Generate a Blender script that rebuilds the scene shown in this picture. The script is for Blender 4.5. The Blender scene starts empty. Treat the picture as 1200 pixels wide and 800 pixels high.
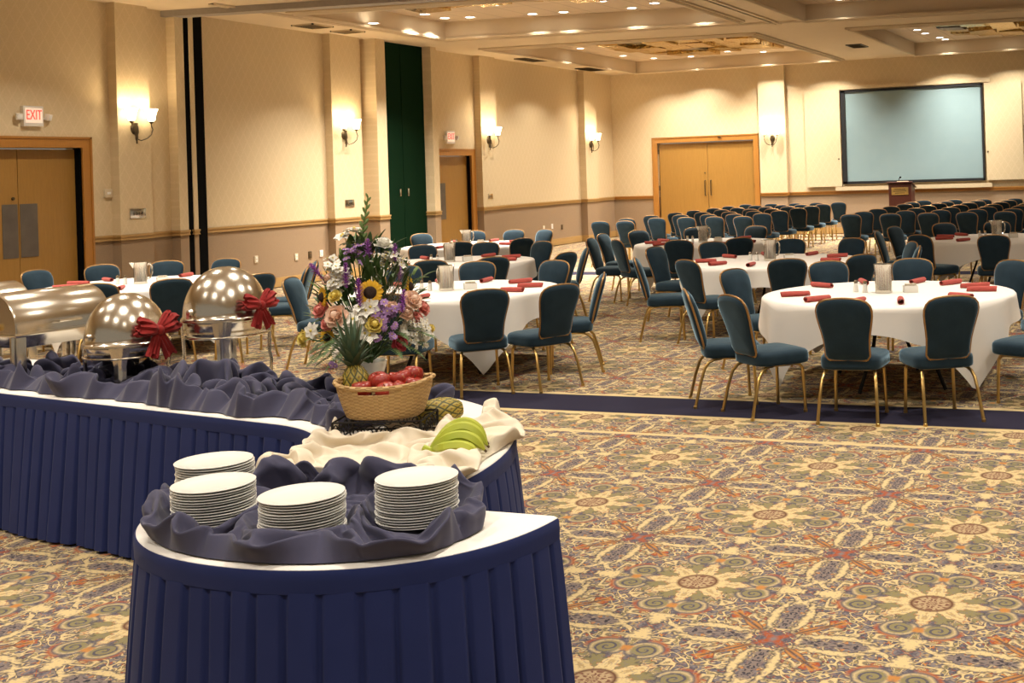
import bpy, bmesh, math, random
from mathutils import Vector, Matrix, noise
random.seed(7)
S = bpy.context.scene
COL = S.collection
PI = math.pi
def lerp(a, b, t): return a + (b - a) * t
def sstep(a, b, x):
    t = max(0.0, min(1.0, (x - a) / (b - a))) if a != b else float(x > a)
    return t * t * (3 - 2 * t)

# ------------------------------------------------------------------ objects
def tag(o, label=None, cat=None, group=None, kind=None):
    if label: o['label'] = label
    if cat: o['category'] = cat
    if group: o['group'] = group
    if kind: o['kind'] = kind
    return o
def thing(name, label, cat, loc=(0, 0, 0), rz=0.0, group=None):
    o = bpy.data.objects.new(name, None); COL.objects.link(o)
    o.empty_display_size = 0.1
    o.location = loc; o.rotation_euler = (0, 0, rz)
    return tag(o, label, cat, group)
def dup(o, loc=None, rz=None, parent=None):
    c = o.copy(); COL.objects.link(c)
    if parent is not None: c.parent = parent
    if loc is not None: c.location = loc
    if rz is not None: c.rotation_euler = (0, 0, rz)
    for ch in list(o.children): dup(ch, parent=c)
    return c

class MB:
    def __init__(s): s.v = []; s.f = []; s.mi = []; s.cur = 0
    def add(s, vs, fs):
        n = len(s.v); s.v += [tuple(p) for p in vs]
        for f in fs: s.f.append(tuple(i + n for i in f)); s.mi.append(s.cur)
        return s
    def box(s, c, d, rz=0.0, M=None):
        hx, hy, hz = d[0] / 2, d[1] / 2, d[2] / 2
        vs = [Vector((x, y, z)) for z in (-hz, hz) for x, y in ((-hx, -hy), (hx, -hy), (hx, hy), (-hx, hy))]
        R = M if M is not None else Matrix.Rotation(rz, 3, 'Z')
        c = Vector(c)
        return s.add([R @ p + c for p in vs], [(3, 2, 1, 0), (4, 5, 6, 7), (0, 1, 5, 4), (1, 2, 6, 5), (2, 3, 7, 6), (3, 0, 4, 7)])
    def span(s, x0, x1, y0, y1, z0, z1):
        return s.box(((x0 + x1) / 2, (y0 + y1) / 2, (z0 + z1) / 2), (abs(x1 - x0), abs(y1 - y0), abs(z1 - z0)))
    def grid(s, pts, closeu=False, closev=False):
        nu, nv = len(pts), len(pts[0])
        fs = []
        for i in range(nu if closeu else nu - 1):
            for j in range(nv if closev else nv - 1):
                a, b = i, (i + 1) % nu; c, d = j, (j + 1) % nv
                fs.append((a * nv + c, b * nv + c, b * nv + d, a * nv + d))
        return s.add([p for r in pts for p in r], fs)
    def lathe(s, prof, c=(0, 0, 0), n=24, M=None, cap=True):
        rings = []
        c = Vector(c)
        for r, z in prof:
            ring = []
            for k in range(n):
                a = 2 * PI * k / n; p = Vector((r * math.cos(a), r * math.sin(a), z))
                ring.append((M @ p if M is not None else p) + c)
            rings.append(ring)
        # rows along the profile, columns round the axis
        pts = rings
        nv = n; vs = [p for r in pts for p in r]; fs = []
        for i in range(len(pts) - 1):
            for j in range(nv):
                d = (j + 1) % nv
                fs.append((i * nv + j, i * nv + d, (i + 1) * nv + d, (i + 1) * nv + j))
        if cap:
            if prof[0][0] > 1e-5: fs.append(tuple(reversed(range(nv))))
            if prof[-1][0] > 1e-5: fs.append(tuple(range((len(pts) - 1) * nv, len(pts) * nv)))
        return s.add(vs, fs)
    def tube(s, path, r, n=8, closed=False, caps=True, flat=1.0):
        P = [Vector(p) for p in path]; m = len(P)
        rad = r if isinstance(r, (list, tuple)) else [r] * m
        rings = []; up = None
        for i in range(m):
            if closed: t = (P[(i + 1) % m] - P[i - 1])
            else: t = P[min(i + 1, m - 1)] - P[max(i - 1, 0)]
            if t.length < 1e-9: t = Vector((0, 0, 1))
            t.normalize()
            if up is None:
                up = Vector((0, 0, 1)) if abs(t.z) < .9 else Vector((1, 0, 0))
            up = up - t * up.dot(t)
            if up.length < 1e-6: up = t.orthogonal()
            up.normalize(); sd = t.cross(up)
            rings.append([P[i] + (sd * math.cos(2 * PI * k / n) + up * math.sin(2 * PI * k / n) * flat) * rad[i] for k in range(n)])
        vs = [p for q in rings for p in q]; fs = []
        for i in range(m if closed else m - 1):
            a = i; b = (i + 1) % m
            for k in range(n):
                l = (k + 1) % n
                fs.append((a * n + k, a * n + l, b * n + l, b * n + k))
        if caps and not closed:
            fs.append(tuple(reversed(range(n)))); fs.append(tuple(range((m - 1) * n, m * n)))
        return s.add(vs, fs)
    def prism(s, outline, z0, z1):
        n = len(outline)
        vs = [(x, y, z0) for x, y in outline] + [(x, y, z1) for x, y in outline]
        fs = [tuple(reversed(range(n))), tuple(range(n, 2 * n))]
        fs += [(i, (i + 1) % n, n + (i + 1) % n, n + i) for i in range(n)]
        return s.add(vs, fs)
    def ball(s, c, r, n=16, m=10, M=None):
        rx, ry, rz_ = r if isinstance(r, (tuple, list)) else (r, r, r)
        c = Vector(c); vs = []; fs = []
        for i in range(m + 1):
            ph = PI * i / m
            for k in range(n):
                a = 2 * PI * k / n
                p = Vector((rx * math.sin(ph) * math.cos(a), ry * math.sin(ph) * math.sin(a), -rz_ * math.cos(ph)))
                vs.append((M @ p if M is not None else p) + c)
        for i in range(m):
            for k in range(n):
                l = (k + 1) % n
                fs.append((i * n + k, i * n + l, (i + 1) * n + l, (i + 1) * n + k))
        return s.add(vs, fs)
    def mesh(s, name, mats, ang=35, smooth=True, bevel=0.0, solid=0.0):
        me = bpy.data.meshes.new(name)
        me.from_pydata(s.v, [], s.f)
        if not isinstance(mats, (list, tuple)): mats = [mats]
        for m in mats: me.materials.append(m)
        for p, i in zip(me.polygons, s.mi): p.material_index = i
        bm = bmesh.new(); bm.from_mesh(me)
        bmesh.ops.remove_doubles(bm, verts=bm.verts, dist=1e-5)
        if bevel:
            es = [e for e in bm.edges if len(e.link_faces) == 2 and e.calc_face_angle(0) > .6]
            bmesh.ops.bevel(bm, geom=es, offset=bevel, segments=2, affect='EDGES', profile=.6)
        if solid:
            bmesh.ops.solidify(bm, geom=bm.faces[:], thickness=solid)
        bmesh.ops.recalc_face_normals(bm, faces=bm.faces)
        bm.to_mesh(me); bm.free()
        for p in me.polygons: p.use_smooth = smooth
        if smooth: me.set_sharp_from_angle(angle=math.radians(ang))
        me.update()
        return me
    def build(s, name, mats, parent=None, **k):
        o = bpy.data.objects.new(name, s.mesh(name, mats, **k)); COL.objects.link(o)
        if parent is not None: o.parent = parent
        return o
def struct(o): o['kind'] = 'structure'; return o

# ------------------------------------------------------------------ camera
YAW, PITCH, ROLL, FPX, CAMH = .34604, -.00515, -.03299, 1391.29, 1.88654
PX, PY = 857.08, 190.70
fw = Vector((-math.sin(YAW) * math.cos(PITCH), math.cos(YAW) * math.cos(PITCH), -math.sin(PITCH)))
r0 = Vector((math.cos(YAW), math.sin(YAW), 0)); u0 = r0.cross(fw)
cr = r0 * math.cos(ROLL) + u0 * math.sin(ROLL); cu = r0 * -math.sin(ROLL) + u0 * math.cos(ROLL)
cam = bpy.data.cameras.new('camera'); co = bpy.data.objects.new('camera', cam); COL.objects.link(co)
co.matrix_world = Matrix(((cr.x, cu.x, -fw.x, 0), (cr.y, cu.y, -fw.y, 0), (cr.z, cu.z, -fw.z, CAMH), (0, 0, 0, 1)))
cam.sensor_width = 36; cam.sensor_fit = 'HORIZONTAL'; cam.lens = FPX / 1200 * 36
cam.shift_x = (600 - PX) / 1200; cam.shift_y = (PY - 400) / 1200
cam.clip_start = .05; cam.clip_end = 200
S.camera = co
def side_order(p):            # left-to-right order as one sees it, for wording only
    d = Vector(p) - Vector((0, 0, CAMH)); return d.dot(cr) / d.dot(fw)
ORD = ['first', 'second', 'third', 'fourth', 'fifth', 'sixth', 'seventh', 'eighth', 'ninth', 'tenth', 'eleventh', 'twelfth', 'thirteenth', 'fourteenth', 'fifteenth', 'sixteenth', 'seventeenth', 'eighteenth']

# ------------------------------------------------------------------ node helper
class Nd:
    """a value in a node tree; python operators add Math nodes"""
    def __init__(s, t, sock): s.t = t; s.s = sock
    def _m(s, op, *o, clamp=False):
        n = s.t.nodes.new('ShaderNodeMath'); n.operation = op; n.use_clamp = clamp
        for i, q in enumerate((s,) + o):
            if isinstance(q, Nd): s.t.links.new(q.s, n.inputs[i])
            else: n.inputs[i].default_value = q
        return Nd(s.t, n.outputs[0])
    def __add__(s, o): return s._m('ADD', o)
    __radd__ = __add__
    def __sub__(s, o): return s._m('SUBTRACT', o)
    def __rsub__(s, o): return (s * -1) + o
    def __mul__(s, o): return s._m('MULTIPLY', o)
    __rmul__ = __mul__
    def __truediv__(s, o): return s._m('DIVIDE', o)
    def lt(s, o, w=.008):      # soft s < o
        n = s.t.nodes.new('ShaderNodeMapRange'); n.clamp = True
        d = (s - o); s.t.links.new(d.s, n.inputs[0])
        n.inputs[1].default_value = w; n.inputs[2].default_value = -w; n.inputs[3].default_value = 0; n.inputs[4].default_value = 1
        return Nd(s.t, n.outputs[0])
    def gt(s, o, w=.008): return 1 - s.lt(o, w)
    def abs(s): return s._m('ABSOLUTE')
    def max(s, o): return s._m('MAXIMUM', o)
    def min(s, o): return s._m('MINIMUM', o)
    def frac(s): return s._m('FRACT')
    def floor(s): return s._m('FLOOR')
    def sqrt(s): return s._m('SQRT')
    def sin(s): return s._m('SINE')
    def cos(s): return s._m('COSINE')
    def atan2(s, o): return s._m('ARCTAN2', o)
    def pw(s, o): return s._m('POWER', o)
class Mat:
    def __init__(s, name):
        s.m = bpy.data.materials.new(name); s.m.use_nodes = True; s.t = s.m.node_tree; s.n = s.t.nodes; s.l = s.t.links
        s.b = s.n['Principled BSDF']
    def xyz(s, kind='Object', scale=None):
        tc = s.n.new('ShaderNodeTexCoord'); out = tc.outputs[kind]
        if scale:
            mp = s.n.new('ShaderNodeMapping'); mp.inputs['Scale'].default_value = scale; s.l.new(out, mp.inputs[0]); out = mp.outputs[0]
        return out
    def pos(s):
        g = s.n.new('ShaderNodeNewGeometry'); return g.outputs['Position']
    def sep(s, v):
        n = s.n.new('ShaderNodeSeparateXYZ'); s.l.new(v, n.inputs[0]); return [Nd(s.t, n.outputs[i]) for i in range(3)]
    def com(s, x, y, z=0.0):
        n = s.n.new('ShaderNodeCombineXYZ')
        for i, q in enumerate((x, y, z)):
            if isinstance(q, Nd): s.l.new(q.s, n.inputs[i])
            else: n.inputs[i].default_value = q
        return n.outputs[0]
    def noise(s, v=None, scale=5, detail=2, rough=.5, dist=0.0):
        n = s.n.new('ShaderNodeTexNoise'); n.inputs['Scale'].default_value = scale; n.inputs['Detail'].default_value = detail
        n.inputs['Roughness'].default_value = rough; n.inputs['Distortion'].default_value = dist
        if v is not None: s.l.new(v, n.inputs['Vector'])
        return Nd(s.t, n.outputs[0])
    def mix(s, fac, a, b):
        n = s.n.new('ShaderNodeMix'); n.data_type = 'RGBA'
        for i, q in ((0, fac), (6, a), (7, b)):
            if isinstance(q, Nd): s.l.new(q.s, n.inputs[i])
            elif isinstance(q, (int, float)): n.inputs[i].default_value = q
            elif isinstance(q, tuple): n.inputs[i].default_value = (*q[:3], 1)
            else: s.l.new(q, n.inputs[i])
        return n.outputs[2]
    def col(s, c):
        if isinstance(c, tuple): s.b.inputs['Base Color'].default_value = (*c[:3], 1)
        else: s.l.new(c, s.b.inputs['Base Color'])
    def set(s, **k):
        for a, v in k.items():
            i = s.b.inputs[a.replace('_', ' ')]
            if isinstance(v, Nd): s.l.new(v.s, i)
            else: i.default_value = v
        return s
    def bump(s, h, strength=.3, dist=.01):
        n = s.n.new('ShaderNodeBump'); n.inputs['Strength'].default_value = strength; n.inputs['Distance'].default_value = dist
        s.l.new(h.s, n.inputs['Height']); s.l.new(n.outputs[0], s.b.inputs['Normal'])
def plain(name, c, rough=.5, metal=0.0, var=.12, scale=18, bump=0.0, **k):
    m = Mat(name); nz = m.noise(m.xyz(), scale, 3)
    m.col(m.mix(nz, tuple(q * (1 - var) for q in c), tuple(min(1, q * (1 + var)) for q in c)))
    m.set(Roughness=rough, Metallic=metal, **k)
    if bump: m.bump(m.noise(m.xyz(), scale * 4, 3), bump, .004)
    return m.m
def glow(name, c, power, base=(.9, .85, .75)):
    m = Mat(name); m.col(base); m.set(Roughness=.4, Emission_Strength=power)
    m.b.inputs['Emission Color'].default_value = (*c, 1); return m.m
# ------------------------------------------------------------------ plan of the buffet and the cloths settling on it
import numpy as np
CC = Vector((-4.08, 3.75)); RIN, WID = .78, .82
PHI0 = math.atan2(.986, .167)
SR = 1.2 * PHI0
def bp(s, w):                    # point of the buffet top: s along the run, w from the guests' edge to the far edge
    if s >= 0:
        p = CC + Vector((math.cos(PHI0), math.sin(PHI0))) * (RIN + w); return p + Vector((-math.sin(PHI0), math.cos(PHI0))) * s
    f = PHI0 + s / 1.2
    if f >= 0: return CC + Vector((math.cos(f), math.sin(f))) * (RIN + w)
    return CC + Vector((RIN + w, (s + SR)))
S_END = -SR - .20
HCN, HR = Vector((-2.64, 3.47)), .74
def sgp(v, p): return abs(v) ** p * (1 if v >= 0 else -1)
PL = [(-2.97, 3.10, 15, 'left front'), (-2.58, 3.06, 15, 'middle front'), (-2.30, 3.27, 17, 'right'), (-3.21, 3.36, 15, 'back left')]
TOPZ = .7655
def collider(m):
    me = bpy.data.meshes.new('tmp'); me.from_pydata(m.v, [], m.f); o = bpy.data.objects.new('tmp', me); COL.objects.link(o)
    o.modifiers.new('c', 'COLLISION'); o.collision.thickness_outer = .004; o.collision.cloth_friction = 40; return o
def settle(P, pin, lift, grow=.7, frames=42, freq=6, seed=0, bend=2.0, stretch=1.5, mass=.3, cols=()):
    """lay a sheet with spare length over the table top and let it buckle into folds"""
    ns, nw = len(P), len(P[0]); vs = []
    for i in range(ns):
        for j in range(nw):
            x, y = P[i][j]; pv = pin(i, j, x, y)
            vs.append((x, y, TOPZ + .005 + (pv if pv is not None else .04 + lift(x, y) * (.25 + 1.6 * abs(noise.noise(Vector((x * freq, y * freq * stretch, seed))))))))
    fs = [(i * nw + j, (i + 1) * nw + j, (i + 1) * nw + j + 1, i * nw + j + 1) for i in range(ns - 1) for j in range(nw - 1)]
    me = bpy.data.meshes.new('tmp'); me.from_pydata(vs, [], fs); o = bpy.data.objects.new('tmp', me); COL.objects.link(o)
    vg = o.vertex_groups.new(name='pin'); vg.add([i * nw + j for i in range(ns) for j in range(nw) if pin(i, j, *P[i][j]) is not None], 1.0, 'REPLACE')
    g = MB(); g.add([(-12, 0, TOPZ), (0, 0, TOPZ), (0, 9, TOPZ), (-12, 9, TOPZ)], [(0, 1, 2, 3)]); tmp = [o, collider(g)] + [collider(c) for c in cols]
    md = o.modifiers.new('c', 'CLOTH'); st = md.settings; st.quality = 6; st.mass = mass; st.shrink_min = st.shrink_max = -grow
    st.tension_stiffness = st.compression_stiffness = 8; st.shear_stiffness = 4; st.bending_stiffness = bend; st.tension_damping = st.compression_damping = st.shear_damping = 8; st.bending_damping = .8; st.air_damping = 3
    st.vertex_group_mass = 'pin'
    cs = md.collision_settings; cs.use_collision = True; cs.distance_min = .004; cs.use_self_collision = True; cs.self_distance_min = .004; cs.self_friction = 8; cs.collision_quality = 3
    md.point_cache.frame_start = 1; md.point_cache.frame_end = frames
    for f in range(1, frames + 1): S.frame_set(f)
    ev = o.evaluated_get(bpy.context.evaluated_depsgraph_get()); out = [tuple(v.co) for v in ev.data.vertices]
    for q in tmp: bpy.data.objects.remove(q)
    S.frame_set(1)
    return [(x, y, max(z, TOPZ + .001)) for x, y, z in out], fs
def wob(t, k, f): return noise.noise(Vector((t * f, k * 3.7, k)))
def run_sheet(s0, s1, w0, w1, step, seed, edge=.05):
    ns, nw = int(abs(s1 - s0) / step) + 1, int(abs(w1 - w0) / step) + 1; P = []
    for i in range(ns):
        row = []
        for j in range(nw):
            u, v = i / (ns - 1), j / (nw - 1); s = lerp(s0, s1, u) + edge * wob(v, seed + 1, 3) * (1 - 2 * u) * (1 if s1 > s0 else -1)
            w = lerp(w0, w1, v) + (edge * (wob(s, seed + 2, 5) + .5 * wob(s, seed + 3, 13)) + edge * .6) * (1 - v) + edge * wob(s, seed + 4, 5) * v
            p = bp(s, w); row.append((p.x, p.y))
        P.append(row)
    return P, ns, nw
def rim(ns, nw): return lambda i, j, x, y: (0.0 if i in (0, ns - 1) or j in (0, nw - 1) else None)
P_, a_, b_ = run_sheet(-.66, 1.80, .02, .60, .0145, 3, .06)
SIM_BIG = settle(P_, rim(a_, b_), lambda x, y: .055 + .06 * math.exp(-((x + 4.9) / .45) ** 2), .62, seed=1.3, freq=7.5, frames=50)
P_, a_, b_ = run_sheet(1.74, 2.50, .02, .50, .0145, 17, .05)
SIM_MID = settle(P_, rim(a_, b_), lambda x, y: .06, .65, seed=4.1, freq=8)
P_, a_, b_ = run_sheet(2.56, 3.8, .03, .48, .016, 29, .05)
SIM_END = settle(P_, rim(a_, b_), lambda x, y: .045, .5, seed=7.7, freq=8)
# linen under the basket: flat where the stand, the bananas and the pineapple stand
BX, BYY, BRZ = -3.20, 4.34, math.radians(17)
def flat_here(x, y):
    for cx, cy0, r in ((-2.66, 4.07, .14), (-3.0, 4.62, .12)):
        if (x - cx) ** 2 + (y - cy0) ** 2 < r * r: return True
    dx, dy = x - BX, y - BYY; u = dx * math.cos(BRZ) + dy * math.sin(BRZ); v = -dx * math.sin(BRZ) + dy * math.cos(BRZ)
    return abs(u) < .225 and abs(v) < .145
P_, a_, b_ = run_sheet(-.80, -1.84, .02, .79, .0155, 41, .04)
def lin_pin(i, j, x, y): return 0.0 if (i in (0, a_ - 1) or j in (0, b_ - 1) or flat_here(x, y)) else None
SIM_LINEN = settle(P_, lin_pin, lambda x, y: .042, .34, seed=11.9, freq=6, bend=2.0, mass=.4, frames=50)
# navy cloth round the plates
nt_, nr_ = 150, 40; P_ = []
cxp, cyp = -2.70, 3.17
for i in range(nt_ + 1):
    a = 2 * PI * i / nt_; rw = .05 * noise.noise(Vector((math.cos(a) * 2.3, math.sin(a) * 2.3, 5))) + .02 * noise.noise(Vector((math.cos(a) * 6, math.sin(a) * 6, 9)))
    rx, ry = .655 + rw, (.385 if math.sin(a) < 0 else .40) + rw * .7; k = 1.0
    while (abs(rx * k * math.cos(a) + cxp - HCN.x) / .722) ** 2.1 + (abs(min(0, ry * k * math.sin(a) + cyp - HCN.y)) / .660) ** 2.1 > 1: k *= .99
    P_.append([(cxp + rx * k * math.cos(a) * r, cyp + ry * k * math.sin(a) * r) for r in [lerp(.03, 1, q / (nr_ - 1)) for q in range(nr_)]])
P_[-1] = P_[0][:]
def pl_pin(i, j, x, y):
    if j == nr_ - 1 or j == 0 or i in (0, nt_): return 0.0
    return 0.0 if any((x - p[0]) ** 2 + (y - p[1]) ** 2 < .125 ** 2 for p in PL) else None
cyl = []
for p in PL:
    c = MB(); c.lathe([(.137, TOPZ + .012), (.137, TOPZ + .2)], (p[0], p[1], 0), 28, cap=True); cyl.append(c)
SIM_PLATES = settle(P_, pl_pin, lambda x, y: (.085 if y > 3.36 else .036), .36, seed=21.3, freq=7, stretch=1.0, cols=cyl, bend=1.8, mass=.4, frames=50)
# ------------------------------------------------------------------ materials
def carpet_mat():
    m = Mat('patterned_carpet')
    X, Y, Z_ = m.sep(m.pos())
    TX, TY, A0, B0 = 1.077, 1.077, -3.133, 7.2136
    u = ((X - A0) / TX + .5 + 50).frac() - .5
    v = ((Y - B0) / TY + .5 + 50).frac() - .5
    p, q = u.abs(), v.abs()
    wn = m.noise(m.com(p, q, 0.0), 30, 3) - .5
    wm = m.noise(m.com(p, q, 3.0), 30, 3) - .5
    a = p.max(q) + wn * .05; b = p.min(q) + wm * .05
    a2, b2 = p.max(q), p.min(q)
    r = (a * a + b * b).sqrt(); th = b.atan2(a)
    def N(sc, off, det=1.5, d=.8): return m.noise(m.com(a2 + off, b2 + off * .7, off), sc, det, .5, d)
    cream, tan, slate, slate2 = (.68, .52, .265), (.47, .335, .16), (.10, .09, .11), (.215, .185, .19)
    olive, rust, orange, taupe, dark = (.26, .22, .105), (.37, .09, .035), (.52, .23, .065), (.23, .18, .16), (.05, .045, .055)
    st = {'c': m.mix(N(40, .3).gt(.5, .08), slate, slate2)}
    def put(mask, col): st['c'] = m.mix(mask, st['c'], col)
    def blob(d, col, line=None, lw=.006, w=.006):       # d < 0 inside
        if line: put((d - lw).lt(0.0, w), line)
        put(d.lt(0.0, w), col)
    # close scrollwork: leaves and tendrils follow level lines of folded noise
    n2 = N(11, 1.3); put(n2.gt(.59, .012), olive); put((n2 - .59).abs().lt(.016, .008), cream)
    n3 = N(13, 2.7); put((n3 - .5).abs().lt(.018, .010), tan)
    n4 = N(14, 6.2); put((n4 - .41).abs().lt(.014, .010), rust); put(n4.gt(.635, .012), rust)
    n7 = N(10, 5.5); put((n7 - .46).abs().lt(.030, .010), dark); put((n7 - .46).abs().lt(.017, .010), cream)
    n6 = N(15, 8.4); put(n6.gt(.655, .012), orange)
    n5 = N(9, 4.1); put((n5 - .5).abs().lt(.040, .010), dark); put((n5 - .5).abs().lt(.026, .010), cream)
    # spirals beside each medallion
    sx, sy = a2 - .275 + wn * .015, b2 - .075 + wm * .015
    sr = (sx * sx + sy * sy).sqrt(); sp = sy.atan2(sx)
    put(sr.lt(.080), slate)
    put((sr - .086).abs().lt(.007) * sp.gt(-.2, .15) * sp.lt(1.7, .15), rust)
    put(sr.lt(.056), olive)
    put(sr.lt(.056) * ((sr / .030 - sp / (2 * PI)) + 5).frac().lt(.34, .06), slate)
    put((sr - .060).abs().lt(.005) * sp.gt(-2.4, .2), cream)
    ox = a - .285; put((ox * ox + b * b).sqrt().lt(.020), orange)
    # cream leaf at the middle of each tile side
    fx = .5 - a
    blob((b - .006 - fx * .26 - (fx * 70.0).sin().abs() * .014).max(fx - .13).max(.025 - fx), cream, dark)
    # braid along the tile sides with cream leaves curling beside it
    e = .5 - a
    inb = b.gt(.14) * b.lt(.40)
    put(e.lt(.026) * inb, taupe)
    put(e.lt(.026) * inb * ((b * 110.0).sin() * (e * 260.0).sin()).gt(.25, .1), dark)
    leaf = (e - .048 - ((b - .12) * 11.0).sin() * .020).abs() - (.004 + ((b - .12) * 10.5).sin().max(0.0) * .014)
    blob(leaf.max(.12 - b).max(b - .41), cream, dark, .008)
    # star where four tiles meet, slender leaves running out from it
    kx, ky = .5 - a, .5 - b
    kr = (kx * kx + ky * ky).sqrt(); kt = ky.atan2(kx); dg = (a2 - b2).abs()
    blob(((ky - kx * .32 - .05).abs() - (.020 - kr * .045)).max(kr - .34).max(.09 - kr) , cream, dark)
    blob((dg - .006 - ((kr - .10) * 22.0).sin().abs() * .022).max(kr - .25).max(.08 - kr), orange, dark)
    put(dg.lt(.007) * kr.gt(.1) * kr.lt(.30), dark)
    blob((dg - .03 + kr * .2).max(kr - .085), rust, slate)
    put(kr.lt(.016), slate2)
    # medallion: olive back leaves, cream front leaves, banded disc
    pet = (th * 8.0).cos(); rag = (th * 46.0).sin() * .010
    blob(r - .185 + pet * .030 - rag, olive, dark)
    blob(r - .165 - pet * .055 - rag, cream, rust)
    put((th.abs().lt(.040, .02) + (th - .785).abs().lt(.04, .02)) * r.lt(.19) * r.gt(.1), tan)
    put(m.noise(m.com(a2, b2, 12.0), 70, 1).gt(.60, .04) * .55, slate2)
    c = st['c']
    r1 = (a2 * a2 + b2 * b2).sqrt()
    c = m.mix(r1.lt(.088), c, (.11, .035, .022))
    c = m.mix(r1.lt(.073), c, (.46, .33, .19))
    c = m.mix(r1.lt(.073) * ((r1 * 120.0).sin() * (th * 12.0).cos()).gt(.2, .1), c, (.2, .09, .06))
    # woven border lines and the two plain navy bands
    navy = (.024, .022, .045)
    def band(y0, y1, col, w=.01): 
        return Y.gt(y0, w) * Y.lt(y1, w)
    jag = (((u * 2 + 2).frac() - .5).abs() - .5).abs() * .09 * ((u * 2 * PI * 4.0).sin() * .35 + .8)
    c = m.mix(band(7.79, 7.85, cream), c, cream)
    for y0, y1 in ((8.47, 9.10), (19.9, 20.6)):
        edge = Y.gt(y0 - .05 - jag, .01) * Y.lt(jag + (y1 + .05), .01)
        c = m.mix(edge, c, cream)
        c = m.mix(band(y0, y1, navy), c, navy)
    # yarn mottling
    pile = m.noise(m.pos(), 260, 2)
    c = m.mix(pile * .3, c, (.03, .025, .02))
    m.col(c); m.set(Roughness=.95); m.b.inputs['Specular IOR Level'].default_value = .1
    m.bump(pile, .25, .006)
    return m.m

def wall_mat(name='figured_wallpaper', along='Y'):
    m = Mat(name); X, Y, Z_ = m.sep(m.pos())
    h = Y if along == 'Y' else X
    du = (h * 5.5); dv = (Z_ * 3.4)
    l1 = ((du + dv + 100).frac() - .5).abs(); l2 = ((du - dv + 100).frac() - .5).abs()
    wob = m.noise(m.pos(), 34, 2) * .16
    ln = (l1 - wob + .08).abs().lt(.05, .05).max((l2 - wob + .08).abs().lt(.05, .05))
    sp = m.noise(m.pos(), 60, 3)
    paper = m.mix(sp, (.57, .45, .275), (.67, .545, .35))
    paper = m.mix(ln * .28, paper, (.76, .62, .42))
    low = m.mix(m.noise(m.pos(), 80, 3), (.27, .185, .115), (.36, .26, .165))
    m.col(m.mix(Z_.lt(1.14, .004), paper, low)); m.set(Roughness=.8)
    m.b.inputs['Specular IOR Level'].default_value = .2
    return m.m
def wood_mat(name, c1, c2, axis='Z', rough=.35):
    m = Mat(name)
    sc = {'Z': (9, 9, .7), 'Y': (9, .7, 9), 'X': (.7, 9, 9)}[axis]
    g = m.noise(m.xyz('Object', sc), 3.2, 4, .6, 1.5); f = m.noise(m.xyz('Object', tuple(q * 5 for q in sc)), 6, 2)
    c = m.mix(g, c1, c2); c = m.mix(f * .35, c, tuple(q * .55 for q in c1))
    m.col(c); m.set(Roughness=rough); return m.m
def velvet_mat():
    m = Mat('teal_velvet'); n = m.noise(m.xyz(), 9, 3); f = m.noise(m.xyz(), 160, 2)
    c = m.mix(n, (.011, .025, .038), (.025, .050, .074)); c = m.mix(f * .3, c, (.004, .008, .012))
    m.col(c); m.set(Roughness=.8); m.b.inputs['Sheen Weight'].default_value = 1.0
    m.b.inputs['Sheen Roughness'].default_value = .35; m.b.inputs['Sheen Tint'].default_value = (.45, .68, .85, 1)
    m.b.inputs['Specular IOR Level'].default_value = .15
    m.bump(f, .2, .002); return m.m
def cloth_mat(name, c, sheen=.0, var=.1, weave=220):
    m = Mat(name); n = m.noise(m.xyz(), 6, 3); f = m.noise(m.xyz(), weave, 2)
    m.col(m.mix(n, tuple(q * (1 - var) for q in c), tuple(min(1, q * (1 + var)) for q in c)))
    m.set(Roughness=.85); m.b.inputs['Specular IOR Level'].default_value = .2; m.b.inputs['Sheen Weight'].default_value = sheen
    m.bump(f, .12, .002); return m.m
def pine_mat():
    m = Mat('pineapple_skin'); X, Y, Z_ = m.sep(m.xyz())
    an = Y.atan2(X) * (10 / (2 * PI)); zz = Z_ * 34.0
    d1 = ((an + zz * .5 + 50).frac() - .5).abs(); d2 = ((an - zz * .5 + 50).frac() - .5).abs()
    e = d1.max(d2)
    c = m.mix(e.gt(.40, .05), m.mix(m.noise(m.xyz(), 14, 2), (.42, .28, .03), (.30, .26, .04)), (.055, .06, .012))
    c = m.mix(e.lt(.12, .05), c, (.16, .09, .02))
    m.col(c); m.set(Roughness=.5); m.bump(1 - e, .6, .01); return m.m
def wicker_mat():
    m = Mat('woven_wicker'); X, Y, Z_ = m.sep(m.xyz())
    an = Y.atan2(X); w = ((Z_ * 420.0) + ((an * 22.0).sin() * 8.0).max(-1.0).min(1.0) * 1.57).sin()
    n = m.noise(m.xyz(), 40, 3)
    c = m.mix(n, (.46, .28, .11), (.60, .41, .18)); c = m.mix(w.gt(.3, .5) * .45, c, (.26, .14, .045))
    m.col(c); m.set(Roughness=.7); m.bump(w, .5, .006); return m.m
def apple_mat():
    m = Mat('red_apple_skin'); n = m.noise(m.xyz('Object', (1, 1, .4)), 22, 3); 
    c = m.mix(n, (.20, .008, .007), (.36, .03, .016)); c = m.mix(m.noise(m.xyz(), 120, 2).gt(.66, .03) * .5, c, (.6, .3, .12))
    m.col(c); m.set(Roughness=.3); return m.m
def gold_panel_mat():
    m = Mat('hammered_gold_mirror'); n = m.noise(m.pos(), 5, 3, .6, 1.0)
    m.col(m.mix(n, (.42, .26, .06), (.85, .62, .24))); m.set(Metallic=1.0, Roughness=.22)
    m.bump(m.noise(m.pos(), 9, 2), .5, .05); return m.m

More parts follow.
